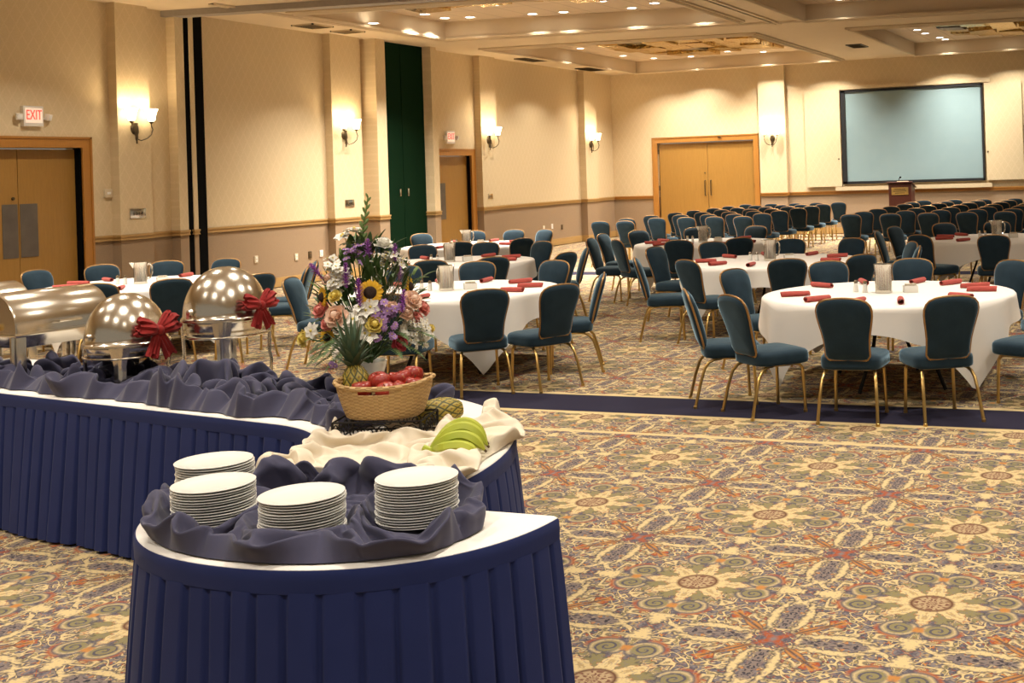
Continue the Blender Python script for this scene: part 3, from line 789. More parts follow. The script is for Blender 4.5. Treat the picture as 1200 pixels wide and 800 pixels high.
for y, z, mt_, lab in ((16.94, .56, M_PLATEW, 'almond wall outlet low on the wainscot, leftmost of the four nearer ones'), (17.98, .52, M_PLATEW, 'almond wall outlet left of the dark outlet behind the flowers'), (18.36, .53, M_BRONZE, 'dark outlet low on the wainscot behind the flowers'),
                      (18.68, .53, M_CHINA, 'white outlet right of the dark outlet behind the flowers'), (27.4, .51, M_PLATEW, 'almond outlet low on the far left wall, left of three'), (27.85, .53, M_CHINA, 'pale outlet low on the far left wall, middle of three'), (28.4, .48, M_BRONZE, 'dark outlet low on the far left wall near the corner')):
    plate('wall_outlet', lab, 'outlet', (LX if y < 18.9 or y > 25 else LX + .17, y, z), .085, .13, mt_, slots=2)

# ------------------------------------------------------------------ projection screen and its surround
t = thing('projection_screen', 'grey blank projection screen in a black frame on the end wall', 'projection screen', (-6.245, BY - .03, 1.37))
sw, sh = 3.83, 2.55
m = MB(); m.box((0, -.005, sh / 2), (sw - .1, .02, sh - .1)); m.build('screen_fabric', M_SCREEN, t, smooth=False)
m = MB()
m.box((-sw / 2 + .05, -.02, sh / 2), (.12, .05, sh)); m.box((sw / 2 - .02, -.02, sh / 2), (.05, .05, sh)); m.box((0, -.02, sh - .025), (sw, .05, .06)); m.box((0, -.02, .03), (sw, .05, .07))
m.build('frame', M_FRAMEBLK, t, smooth=False)
for x0, x1, z0, z1, lab in ((-9.2, -8.2, 1.31, 3.97, 'papered sliding panel left of the projection screen'), (-4.28, -3.32, 1.37, 3.93, 'papered sliding panel right of the projection screen')):
    t = thing('sliding_panel', lab, 'wall panel', ((x0 + x1) / 2, BY - .05, z0), 0, 'sliding panels beside the screen')
    m = MB(); m.box((0, 0, (z1 - z0) / 2), (x1 - x0, .06, z1 - z0)); m.build('panel', M_WALLB, t, smooth=False)
    m = MB(); m.lathe([(0, .0), (.025, 0), (.02, .012), (0, .014)], ((.43 if x0 < -6 else -.43), -.03, .75), 12, Matrix.Rotation(PI / 2, 3, 'X')); m.build('finger_pull', M_BRONZE, t)
m = MB(); m.span(-8.3, -4.12, BY - .07, BY, 3.95, 4.06); struct(m.build('trim_4', M_WALLB, smooth=False))
m = MB(); m.span(-8.38, -4.15, BY - .09, BY, 1.19, 1.30); struct(m.build('trim_5', plain('painted_ledge', (.55, .44, .28), .6), smooth=False))

# ------------------------------------------------------------------ lectern
t = thing('lectern', 'dark mahogany lectern with brass plate and microphone, before the projection screen', 'lectern', (-6.34, 30.6, 0))
m = MB()
w, d = .60, .48
m.add([(-w / 2, -d / 2, .08), (w / 2, -d / 2, .08), (w / 2, d / 2, .08), (-w / 2, d / 2, .08), (-w / 2, -d / 2, 1.36), (w / 2, -d / 2, 1.36), (w / 2, d / 2, 1.22), (-w / 2, d / 2, 1.22)],
      [(3, 2, 1, 0), (4, 5, 6, 7), (0, 1, 5, 4), (1, 2, 6, 5), (2, 3, 7, 6), (3, 0, 4, 7)])
m.build('body', M_MAHOG, t, bevel=.01)
m = MB(); m.box((0, 0, .04), (w + .08, d + .08, .08)); m.build('plinth', M_MAHOG, t, bevel=.01)
m = MB(); m.box((0, -.01, 1.325), (w + .08, d + .08, .03), M=Matrix.Rotation(-.28, 3, 'X')); m.build('reading_top', M_MAHOG, t, bevel=.008)
m = MB(); m.box((0, -d / 2 - .008, 1.17), (.44, .016, .19)); p = m.build('name_plate', plain('brass_plate', (.65, .46, .16), .3, .9), t, bevel=.004)
m = MB()
for k, ww in enumerate((.30, .34, .26)): m.box((0, -d / 2 - .017, 1.22 - k * .05), (ww, .003, .016))
m.build('engraving', M_BRONZE, p, smooth=False)
m = MB(); m.tube([(-.08, .12, 1.28), (-.08, .08, 1.38), (-.06, -.02, 1.48), (-.02, -.10, 1.52)], .008, 8); m.ball((-.0, -.13, 1.525), (.028, .035, .022), 10, 8); m.build('microphone', M_BLACK, t)
m = MB(); m.box((.06, -.06, 1.375), (.30, .2, .05), M=Matrix.Rotation(-.28, 3, 'X')); m.build('paper_stack', plain('cream_paper', (.75, .62, .4), .7), t, bevel=.004)

# ------------------------------------------------------------------ light of the rest of the room, colour
W = bpy.data.worlds.new('world'); S.world = W; W.use_nodes = True
W.node_tree.nodes['Background'].inputs[0].default_value = (1.0, .86, .68, 1); W.node_tree.nodes['Background'].inputs[1].default_value = .26
S.view_settings.view_transform = 'Standard'; S.view_settings.look = 'None'; S.view_settings.exposure = 0.0; S.view_settings.gamma = 1.0
S.view_settings.use_curve_mapping = False
S.cycles.use_denoising = True; S.cycles.max_bounces = 8; S.cycles.diffuse_bounces = 5; S.cycles.glossy_bounces = 5; S.cycles.sample_clamp_indirect = 4.0
S.cycles.use_adaptive_sampling = False
S.cycles.caustics_reflective = False; S.cycles.caustics_refractive = False
# ------------------------------------------------------------------ banquet chair
def back_outline(n=44):
    pts = [(0, .455), (.10, .455), (.145, .462), (.165, .49), (.166, .55), (.170, .61), (.180, .67), (.193, .73), (.204, .79), (.206, .83), (.196, .868), (.172, .895), (.13, .912), (.07, .921), (0, .924)]
    full = pts + [(-x, z) for x, z in reversed(pts[1:-1])]
    return full
def back_y(z): t = (z - .455) / .47; return -.195 - .105 * t - .03 * t * t
def make_chair():
    t = thing('banquet_chair', 'x', 'chair')
    # seat cushion
    m = MB(); rows = []
    n = 40
    def outline(s):
        o = []
        for k in range(n):
            a = 2 * PI * k / n; c, q = math.cos(a), math.sin(a); p = .42
            x = abs(c) ** p * (1 if c > 0 else -1); y = abs(q) ** p * (1 if q > 0 else -1)
            hw = .238 + .012 * y
            o.append((x * hw * s, .03 + y * .235 * s))
        return o
    for s, z in ((.0, .385), (.94, .385), (.985, .392), (1.0, .41), (1.0, .45), (.985, .468), (.93, .482), (.80, .492), (.5, .500), (0, .503)):
        rows.append([(x, y, z) for x, y in outline(max(s, .001))])
    m.grid(rows, closev=True); m.build('seat', M_VELVET, t, ang=60)
    # backrest cushion
    o = back_outline(); m = MB(); rows = []
    cz = .70
    def ring(s, dy): return [(x * s, back_y(cz + (z - cz) * s) + dy, cz + (z - cz) * s) for x, z in o]
    rings = [ring(.001, -.040), ring(.45, -.038), ring(.8, -.032), ring(.94, -.022), ring(.985, -.008), ring(.985, .008), ring(.93, .026), ring(.8, .040), ring(.45, .050), ring(.001, .052)]
    m.grid(rings, closev=True); m.build('backrest', M_VELVET, t, ang=60)
    m = MB(); m.tube([(x, back_y(z), z) for x, z in o], .009, 8, closed=True); f = m.build('back_frame', M_GOLDEDGE, t); f['label'] = 'gold edging round the backrest'
    m = MB()
    for s in (-1, 1): m.tube([(s * .13, -.205, .49), (s * .135, -.18, .43), (s * .15, -.10, .378), (s * .17, .12, .376)], .012, 8)
    m.tube([(-.17, .12, .376), (.17, .12, .376)], .012, 8); m.tube([(-.15, -.1, .378), (.15, -.1, .378)], .012, 8)
    m.build('seat_rail', M_GOLDLEG, t)
    for s in (-1, 1):
        m = MB(); m.tube([(s * .165, -.06, .378), (s * .178, -.12, .374), (s * .19, -.165, .355), (s * .201, -.203, .31), (s * .211, -.24, .20), (s * .222, -.288, .01)], .0128, 8); m.lathe([(.016, 0), (.016, .02), (.013, .022)], (s * .2225, -.29, 0), 10); m.build('leg', M_GOLDLEG, t)
        m = MB(); m.tube([(s * .165, .12, .378), (s * .178, .17, .372), (s * .187, .195, .34), (s * .192, .20, .2), (s * .197, .205, .01)], .0128, 8); m.lathe([(.016, 0), (.016, .02), (.013, .022)], (s * .197, .205, 0), 10); m.build('leg', M_GOLDLEG, t)
    return t
CHAIR = make_chair(); _used = [False]
def chair(x, y, rz, label, group):
    c = CHAIR if not _used[0] else dup(CHAIR)
    _used[0] = True
    c.location = (x, y, 0); c.rotation_euler = (0, 0, rz); c['label'] = label; c['group'] = group; return c

# ------------------------------------------------------------------ round tables
RT = 1.06
def cloth_mesh(ph, seed, half=1.29):
    rnd = random.Random(seed); m = MB(); rows = []
    n = 144
    for k in range(n):
        a = 2 * PI * k / n
        ca, sa = math.cos(a - ph), math.sin(a - ph)
        e = half / max(abs(ca), abs(sa)); L = max(.05, e - RT)
        cw = sstep(.28, .85, L)                                   # 0 mid side, 1 at the corner
        row = [(0, 0, .775)]
        for r in (.5, .9): row.append((RT * r * math.cos(a), RT * r * math.sin(a), .775))
        row.append((RT * .985 * math.cos(a), RT * .985 * math.sin(a), .7745))
        fold = math.sin(8 * (a - ph) + .6) * .5 + .35 * math.sin(13 * a + seed) + .25 * math.sin(21 * a + seed * 2)
        for j in range(10):
            u = (j + .3) / 9.3; d = L * u
            flare = .010 + d * (.10 - .06 * cw) + d * fold * .11 * (1 - .55 * cw) + .01 * cw * math.sin(u * PI)
            dz = d * (1 - .05 * abs(fold)) * (1 - .06 * cw)
            z = .770 - max(0, dz - .02)
            r = RT + flare + .012 * min(1, d * 30)
            row.append((r * math.cos(a), r * math.sin(a), z))
        rows.append(row)
    m.grid(rows, closeu=True)
    return m
TABLES = {1: ((-2.25, 10.1), 'the nearest round table at right'), 2: ((-6.68, 10.15), 'the round table beside the flowers'), 3: ((-8.9, 13.6), 'the second table behind the flowers'),
          4: ((-10.8, 17.0), 'the farthest table by the green partition'), 5: ((-6.6, 17.0), 'the far middle table'), 6: ((-4.4, 13.55), 'the middle table'),
          7: ((-2.2, 17.3), 'the far right table'), 8: ((-11.25, 10.75), 'the table behind the chafing dishes')}
TLAB = {1: 'large round banquet table under white cloth, nearest one at right', 2: 'round white clothed table directly right of the flowers', 3: 'round white clothed table, second one back behind the flowers',
        4: 'farthest round white clothed table by the green partition', 5: 'round white clothed table left of the far chair rows', 6: 'round white clothed table behind the nearest right one',
        7: 'round white clothed table at the far right edge', 8: 'round white clothed table behind the chafing dishes at left'}
PH = {1: -86, 2: -87, 3: -60, 4: -58, 5: -75, 6: -80, 7: -88, 8: -50}
def make_table():
    t = thing('round_table', 'x', 'table')
    m = MB(); m.lathe([(0, .735), (RT - .02, .735), (RT, .742), (RT, .758), (RT - .02, .765), (0, .765)], n=64); m.build('tabletop', M_OAK, t)
    for s in (-1, 1):
        for q in (-1, 1):
            m = MB(); m.tube([(s * .42, q * .16, .735), (s * .46, q * .22, .4), (s * .50, q * .36, .012)], .016, 8); m.build('leg', M_IRON, t)
        m = MB(); m.tube([(s * .43, -.17, .66), (s * .43, .17, .66)], .013, 8); m.build('cross_bar', M_IRON, t)
    return t
TBL = make_table(); tfirst = True
# pitcher, shakers, sugar caddy, napkin (one of each kind, then copied)
def make_pitcher():
    t = thing('water_pitcher', 'x', 'pitcher'); m = MB()
    m.lathe([(0, 0), (.072, 0), (.075, .006), (.072, .03), (.074, .18), (.080, .23), (.083, .25), (.079, .25), (.070, .18), (.068, .03), (0, .02)], n=28)
    m.build('body', M_STEEL, t)
    m = MB(); m.tube([(.074, 0, .215), (.115, 0, .222), (.135, 0, .19), (.132, 0, .12), (.11, 0, .06), (.073, 0, .05)], [.010, .010, .011, .011, .010, .009], 8); m.build('handle', M_STEEL, t)
    m = MB(); m.add([(-.078, -.035, .248), (-.078, .035, .248), (-.120, 0, .256), (-.076, 0, .185)], [(0, 3, 2), (3, 1, 2)]); m.build('spout', M_STEEL, t, solid=.003)
    return t
def make_shaker():
    t = thing('condiment_shaker', 'x', 'shaker'); m = MB(); m.lathe([(0, 0), (.022, 0), (.024, .006), (.019, .06), (.016, .075), (0, .075)], n=16); m.build('glass_body', M_CHINA, t)
    m = MB(); m.lathe([(.017, .074), (.0175, .09), (.012, .102), (0, .105)], n=16); m.build('cap', M_STEEL, t); return t
def make_caddy():
    t = thing('sugar_caddy', 'x', 'caddy'); m = MB()
    for sx in (-1, 1): m.box((sx * .058, 0, .03), (.006, .08, .06))
    for sy in (-1, 1): m.box((0, sy * .038, .03), (.12, .006, .06))
    m.box((0, 0, .004), (.12, .08, .008)); m.build('holder', M_CHINA, t, bevel=.002)
    m = MB()
    for k in range(10): m.box((-.045 + k * .01, 0, .045), (.006, .062, .062), .1 * ((k % 3) - 1))
    m.build('sugar_packets', M_CREAM, t, smooth=False); return t
def napkin_me():
    m = MB(); rows = []
    for i in range(14):
        u = i / 13; x = -.125 + .25 * u; row = []
        for k in range(26):
            a = k / 25 * 2 * PI * 2.0; r = (.027 - .010 * k / 25) * (1 + .1 * math.sin(u * 3)) * lerp(.92, 1.05, u)
            row.append((x + .004 * math.sin(a), r * math.cos(a), r * math.sin(a) * .82 + .0225))
        rows.append(row)
    m.grid(rows); return m.mesh('rolled_napkin', M_NAPKIN, ang=50, solid=.0015)
NAP = napkin_me()
PITCH0, SHK0, CAD0 = make_pitcher(), make_shaker(), make_caddy()
uses = {}
def inst(proto, loc, rz, label, group):
    o = proto if not uses.get(proto.name) else dup(proto)
    uses[proto.name] = True
    o.location = loc; o.rotation_euler = (0, 0, rz); o['label'] = label; o['group'] = group; return o
CHS = {1: [(272, 0), (297, 4), (244, -14, 1.5), (223, -16, 1.52), (159, 0), (122, 0), (94, 0), (59, 0), (20, 0), (333, 0)],
      2: [(286, 0), (313, 0), (333, 0, 1.60), (4, 22, 1.30), (82, 0), (113, 0), (140, 0), (186, 10)],
      3: [(295, 0), (319, 0), (345, 0, 1.74), (8, 22, 1.55), (76, 0), (137, 0), (107, 0)],
      4: [(298, 0), (330, 0), (262, 0, 1.6), (176, 10), (150, 0), (119, 0), (95, 0), (73, 0)],
      5: [(150, 0), (179, 0), (222, -36, 1.5), (248, -18), (279, 0), (307, 0), (116, 0), (82, 0)],
      6: [(135, 0), (167, 0), (233, -30, 1.5), (259, -18), (293, 0), (321, 0), (100, 0), (71, 0), (30, 0), (2, 10)],
      7: [(160, 0), (203, -20), (241, 0), (126, 0), (275, 0), (98, 0)],
      8: [(177, 0, 1.5), (204, 0, 1.45), (152, 0), (127, 0), (102, 0), (302, 0), (325, 0), (348, 0, 1.82), (15, 14, 1.68), (42, 0, 1.6)]}
NP = {1: [237, 265, 205, 290, 150, 118, 82, 57, 30, 8, 330], 2: [285, 318, 350, 20, 60, 95, 130, 160], 3: [250, 290, 330, 5, 45, 85, 125, 150], 4: [270, 310, 350, 40, 90, 140],
      5: [165, 200, 235, 275, 310, 345, 60, 110], 6: [200, 235, 270, 305, 345, 30, 70, 115, 150], 7: [170, 205, 240, 275, 100, 140], 8: [165, 195, 230, 265, 300, 60, 100, 140]}
def look(rel):
    a = abs((rel + 180) % 360 - 180)
    return 'its back to us' if a < 55 else ('seen from the side' if a < 112 else 'facing us')
for k, ((cx, cy_), desc) in TABLES.items():
    if tfirst: t = TBL; tfirst = False
    else: t = dup(TBL)
    t.location = (cx, cy_, 0); t.rotation_euler = (0, 0, math.radians(PH[k] + 20)); t['label'] = TLAB[k]; t['group'] = 'round banquet tables'
    o = cloth_mesh(math.radians(PH[k]), k).build('tablecloth', M_LINEN, ang=80); o.location = (cx, cy_, 0)
    tag(o, 'white square tablecloth with hanging corners, on ' + desc, 'tablecloth', 'white tablecloths')
    vd = math.degrees(math.atan2(cy_, cx))
    tx, ty = Vector((math.sin(math.radians(vd)), -math.cos(math.radians(vd)))), Vector((math.cos(math.radians(vd)), math.sin(math.radians(vd))))   # to the right, away
    L = []
    for a, tw, *rr in CHS[k]:
        q = rr[0] if rr else 1.44; r = math.radians(a); x, y = cx + q * math.cos(r), cy_ + q * math.sin(r)
        face = a + 180 + tw
        rel = face - math.degrees(math.atan2(y, x))
        L.append((x, y, math.radians(face - 90), look(rel)))
    L.sort(key=lambda q: side_order((q[0] - .25 * math.cos(q[2] + PI / 2), q[1] - .25 * math.sin(q[2] + PI / 2), .9)))
    for i, (x, y, rz, lk) in enumerate(L):
        chair(x, y, rz, f'teal chair at {desc}, {ORD[i]} from left, {lk}'.replace('the second table behind the flowers, ', 'second table behind the flowers, ').replace('seen from the side', 'side on').replace('the farthest table by', 'farthest table by'), 'chairs round ' + desc)
    N_ = []
    for a in NP[k]:
        r = math.radians(a); N_.append((cx + .80 * math.cos(r), cy_ + .80 * math.sin(r), r + random.uniform(-.15, .15)))
    N_.sort(key=lambda q: side_order((q[0], q[1], .78)))
    for i, (x, y, rz) in enumerate(N_):
        o = bpy.data.objects.new('rolled_napkin', NAP); COL.objects.link(o); o.location = (x, y, .7755); o.rotation_euler = (0, 0, rz)
        tag(o, f'rolled red napkin on {desc}, {ORD[i]} from the left', 'napkin', 'napkins on ' + desc)
    c = Vector((cx, cy_))
    q = c - tx * .03 - ty * .02; inst(PITCH0, (q.x, q.y, .7755), math.radians(vd + {1: 20, 2: 40, 3: 30, 8: -70}.get(k, -60)), 'steel water pitcher in the middle of ' + desc, 'water pitchers')
    for s, lab in ((-.19, 'right'), (-.27, 'left')):
        q = c + tx * s + ty * (.02 if lab == 'right' else .10); inst(SHK0, (q.x, q.y, .7755), 0, f'{lab} one of two small white shakers on {desc}', 'salt and pepper shakers')
    q = c + tx * .20 - ty * .02; inst(CAD0, (q.x, q.y, .7755), math.radians(vd - 80), 'small cream sugar caddy on ' + desc, 'sugar caddies')

# ------------------------------------------------------------------ rows of chairs before the screen
ROWS = [22.62 + 1.27 * k for k in range(7)]
rnd = random.Random(3)
for side, cols in (('left', [-10.5, -9.84, -9.15, -8.56, -7.98]), ('right', [-5.72, -4.92, -4.18, -3.44, -2.75, -2.05, -1.35])):
    for j, y in enumerate(ROWS):
        for i, x in enumerate(cols):
            if side == 'left': lab = f'dark banquet chair in the left block, {ORD[j]} row from front, {ORD[i]} from the left'
            else: lab = f'dark banquet chair in the right block, {ORD[j]} row from front, {ORD[i]} from the aisle'
            chair(x + rnd.uniform(-.04, .04), y + .3 + rnd.uniform(-.06, .06), rnd.uniform(-.06, .06), lab, f'chair rows, {side} block')
chair(-10.62, 21.85, .03, 'dark banquet chair before the left block, left one of two', 'chairs before the left block')
chair(-10.03, 21.8, -.03, 'dark banquet chair before the left block, right one of two', 'chairs before the left block')
# ------------------------------------------------------------------ buffet tables, skirts
def resample(pts, step):
    out = [pts[0]]; acc = 0
    for a, b in zip(pts[:-1], pts[1:]):
        d = (b - a).length; t = step - acc
        while t <= d:
            out.append(a + (b - a) * (t / d)); t += step
        acc = d - (t - step)
    return out
def skirt(name, label, path, sign, seed, pleat=.098, top=.757, bot=.015):
    """box-pleated skirting hung along path; sign turns the outward side"""
    rnd = random.Random(seed); P = resample(path, .0065); n = len(P)
    amp = [rnd.uniform(.7, 1.25) for _ in range(n)]; wv = [rnd.uniform(-1, 1) for _ in range(n)]
    o = thing(name, label, 'table skirt', (0, 0, 0)); rows = []; band = []
    s = 0.0; ph = []; bounds = []; x = 0.0; L = n * .0065
    while x < L:
        wdt = pleat * rnd.uniform(.78, 1.25); bounds.append((x, wdt, rnd.uniform(.7, 1.3), rnd.uniform(-.012, .012))); x += wdt
    bi = 0
    for i in range(n):
        a = P[max(i - 1, 0)]; b = P[min(i + 1, n - 1)]; t = (b - a).normalized(); nr = Vector((t.y, -t.x)) * sign
        s = i * .0065
        while bi + 1 < len(bounds) and s >= bounds[bi + 1][0]: bi += 1
        x0, wd, am, lean = bounds[bi]; u = (s - x0) / wd
        prof = sstep(0, .10, u) * (1 - sstep(.80, .93, u)) * (.80 + .25 * u)
        row = []
        for j in range(13):
            v = j / 12; z = lerp(top - .062, bot, v)
            sh = lean * v * v
            d = .004 + prof * am * lerp(.010, .030, v ** .7) + .010 * v * math.sin(s * 7 + seed) + .042 * v
            row.append((P[i].x + nr.x * d + t.x * sh, P[i].y + nr.y * d + t.y * sh, z))
        rows.append(row)
        hs = .012 * sstep(.1, .3, 1 - abs(u - .5) * 2)
        band.append([(P[i].x + nr.x * q, P[i].y + nr.y * q, z) for q, z in ((.0, top), (.009, top + .002), (.013, top - .006), (.014, top - .03), (.013, top - .066), (.004, top - .070))])
    m = MB(); m.grid(rows); m.build('pleats', M_SKIRT, o, ang=75)
    m = MB(); m.grid(band); m.build('band', M_SKIRT, o, ang=50)
    return o
def top_slab(mb, inner, outer, z0, z1):
    n = len(inner); mb.prism([tuple(p) for p in inner] + [tuple(p) for p in reversed(outer)], z0, z1)
def lerp_list(a, b, n): return [lerp(a, b, k / n) for k in range(n + 1)]
t = thing('buffet_table', 'long straight buffet table with chafing dishes, at the left', 'table')
m = MB(); ss = lerp_list(0.002, 4.6, 4); top_slab(m, [bp(s, 0) for s in ss], [bp(s, WID) for s in ss], .735, .758); m.build('tabletop', M_OAK, t, smooth=False)
for s in (.25, 2.2, 4.3):
    for w in (.12, .72):
        p = bp(s, w); m = MB(); m.tube([(p.x, p.y, .735), (p.x, p.y, 0)], .016, 8); m.build('leg', M_IRON, t)
t = thing('serpentine_table', 'curved serpentine buffet table carrying the fruit basket and flowers', 'table')
m = MB(); ss = lerp_list(-.002, S_END, 24); top_slab(m, [bp(s, 0) for s in ss], [bp(s, WID) for s in ss], .735, .758); m.build('tabletop', M_OAK, t, smooth=False)
for s in (-.2, -.95, -1.75):
    for w in (.12, .72):
        p = bp(s, w); m = MB(); m.tube([(p.x, p.y, .735), (p.x, p.y, 0)], .016, 8); m.build('leg', M_IRON, t)
arc = [HCN + Vector((sgp(math.cos(a), .92) * .735, sgp(math.sin(a), .92) * .675)) for a in lerp_list(PI, 2 * PI, 90)]
t = thing('half_round_table', 'half round buffet table in front, carrying the plate stacks', 'table')
m = MB(); m.prism([tuple(p) for p in arc], .735, .758); m.build('tabletop', M_OAK, t, smooth=False)
for a in (200, 250, 290, 340):
    p = HCN + Vector((math.cos(math.radians(a)), math.sin(math.radians(a)))) * .62; m = MB(); m.tube([(p.x, p.y, .735), (p.x, p.y, 0)], .016, 8); m.build('leg', M_IRON, t)
def top_cloth(name, label, inner, outer):
    n = len(inner); m = MB(); rows = []
    for a, b in zip(inner, outer):
        d = (b - a).normalized()
        rows.append([(a.x - d.x * .007, a.y - d.y * .007, .744), (a.x - d.x * .007, a.y - d.y * .007, .760), (a.x - d.x * .001, a.y - d.y * .001, .7645)] +
                    [(*(a + (b - a) * (k / 6)), .7648) for k in range(1, 6)] + [(b.x + d.x * .001, b.y + d.y * .001, .7645), (b.x + d.x * .007, b.y + d.y * .007, .760), (b.x + d.x * .007, b.y + d.y * .007, .744)])
    m.grid(rows); o = m.build(name, M_LINEN, ang=60); return tag(o, label, 'tablecloth')
ss = lerp_list(S_END, 4.6, 90)
top_cloth('tablecloth', 'thin white cloth showing as a white edge above the long rear skirt', [bp(s, 0) for s in ss], [bp(s, WID) for s in ss])
m = MB(); rows = []
for p in arc:
    d = (p - HCN).normalized(); q = p
    rows.append([(HCN.x + (q.x - HCN.x) * k, HCN.y + (q.y - HCN.y) * k, .7648) for k in (0.001, .3, .6, .9, .99)] + [(p.x + d.x * .006, p.y + d.y * .006, .760), (p.x + d.x * .006, p.y + d.y * .006, .744)])
m.grid(rows); tag(m.build('tablecloth', M_LINEN, ang=60), 'white cloth topping the front half round table, above its navy skirt', 'tablecloth')
skirt('table_skirt', 'navy pleated skirt hung round the front half round table', arc, 1, 3)
skirt('table_skirt', 'navy pleated skirt along the guests side of the long rear buffet', [bp(s, 0) for s in lerp_list(S_END + .03, 4.6, 160)], -1, 5)
skirt('table_skirt', 'dark navy pleated skirt round the outer curve beside the bananas', [bp(s, WID) for s in lerp_list(S_END + .03, 4.6, 160)], 1, 9)

# ------------------------------------------------------------------ crumpled cloths, settled above
def lay_cloth(name, sim, label, cat, mat, group=None):
    m = MB(); m.v = [tuple(v) for v in sim[0]]; m.f = list(sim[1]); m.mi = [0] * len(m.f)
    o = m.build(name, mat, ang=180); md = o.modifiers.new('smooth', 'SUBSURF'); md.levels = 1; md.render_levels = 1
    return tag(o, label, cat, group)
lay_cloth('drape_cloth', SIM_BIG, 'big crumpled navy cloth heaped under the domed chafers, up to the flowers', 'cloth', M_NAVY, 'crumpled navy cloths')
lay_cloth('drape_cloth', SIM_MID, 'crumpled navy cloth bunched before the roll top chafer', 'cloth', M_NAVY, 'crumpled navy cloths')
lay_cloth('drape_cloth', SIM_END, 'crumpled navy cloth at the far left end of the buffet', 'cloth', M_NAVY, 'crumpled navy cloths')
lay_cloth('draped_linen', SIM_LINEN, 'cream linen spread in soft folds beneath the fruit basket', 'cloth', M_CREAM)
lay_cloth('drape_cloth', SIM_PLATES, 'navy cloth gathered round the four plate stacks in front', 'cloth', M_NAVY, 'crumpled navy cloths')

# ------------------------------------------------------------------ plates
m = MB(); m.lathe([(0, .0015), (.055, .0015), (.058, 0), (.062, 0), (.064, .002), (.095, .006), (.127, .013), (.1312, .0145), (.1312, .0165), (.127, .0168), (.094, .010), (.066, .0062), (0, .006)], n=56)
PLATE = m.mesh('dinner_plate', M_CHINA, ang=50)
rnd = random.Random(12)
for px_, py_, n_, nm in PL:
    for k in range(n_):
        o = bpy.data.objects.new('dinner_plate', PLATE); COL.objects.link(o)
        o.location = (px_ + rnd.uniform(-.003, .003), py_ + rnd.uniform(-.003, .003), .7738 + k * .0085); o.rotation_euler = (rnd.uniform(-.004, .004), rnd.uniform(-.004, .004), rnd.uniform(0, 6))
        i = n_ - 1 - k
        tag(o, (f'topmost white plate of the {nm} plate stack' if i == 0 else f'white plate in the {nm} plate stack, {ORD[i]} from the top'), 'plate', f'plates in the {nm} stack')

# ------------------------------------------------------------------ chafing dishes
def strap(mb, a, r0, r1, z0, z1, w0, w1, th=.006):
    n = 8; rows = []
    for k in range(n):
        u = k / (n - 1); z = lerp(z1, z0, u); r = lerp(r1, r0, u) + .018 * math.sin(u * PI * .5) * (1 if u > .6 else .3); w = lerp(w1, w0, sstep(0, .45, u))
        rows.append([(r * math.cos(a) - q * w / 2 * math.sin(a) - (abs(q) * .012) * math.cos(a), r * math.sin(a) + q * w / 2 * math.cos(a) - (abs(q) * .012) * math.sin(a), z) for q in (-1, -.5, 0, .5, 1)])
    mb.grid(rows)
def bow(parent, loc, dirv, size, mat=None):
    d = Vector(dirv).normalized(); up = Vector((0, 0, 1)); sd = up.cross(d).normalized(); up = d.cross(sd)
    F = Matrix((sd, up, d)).transposed(); m = MB(); L = Vector(loc)
    def lobe(ang, ln, w1, dep, ph, tip):
        rows = []
        ax = Vector((math.cos(ang), math.sin(ang), 0)); pr = Vector((-math.sin(ang), math.cos(ang), 0))
        for i in range(13):
            u = i / 12; row = []
            w = lerp(.022, w1, u ** .8) * (1 if tip else (1 - .30 * sstep(.85, 1, u))); de = (.010 + dep * math.sin(min(u * 1.15, 1) * PI)) * (1 if not tip else .45)
            for k in range(36):
                a = 2 * PI * k / 36; ru = 1 + .16 * u * math.cos(7 * a + ph)
                q = ax * (ln * u + .012 * u * math.cos(5 * a + ph)) + pr * (w * math.cos(a) * ru) + Vector((0, 0, .012 + de * math.sin(a) * ru + .012 * u * math.sin(9 * a)))
                row.append(L + F @ (q * size))
            rows.append(row)
        m.grid(rows, closev=True)
        n = len(m.v); c = sum((Vector(v) for v in m.v[-36:]), Vector()) / 36 - (F @ ax) * (.03 * size); m.add([c] + m.v[-36:], [(0, 1 + k, 1 + (k + 1) % 36) for k in range(36)])
    lobe(2.85, .135, .062, .035, .4, False); lobe(.28, .135, .060, .035, 1.9, False); lobe(.75, .12, .04, .02, 3, False)
    lobe(-1.95, .15, .036, .012, .9, True); lobe(-1.15, .16, .038, .012, 2.2, True)
    m.ball(L + F @ Vector((0, 0, .022 * size)), (.026 * size, .026 * size, .03 * size), 12, 8)
    return m.build('bow', mat or M_BOW, parent, ang=70)
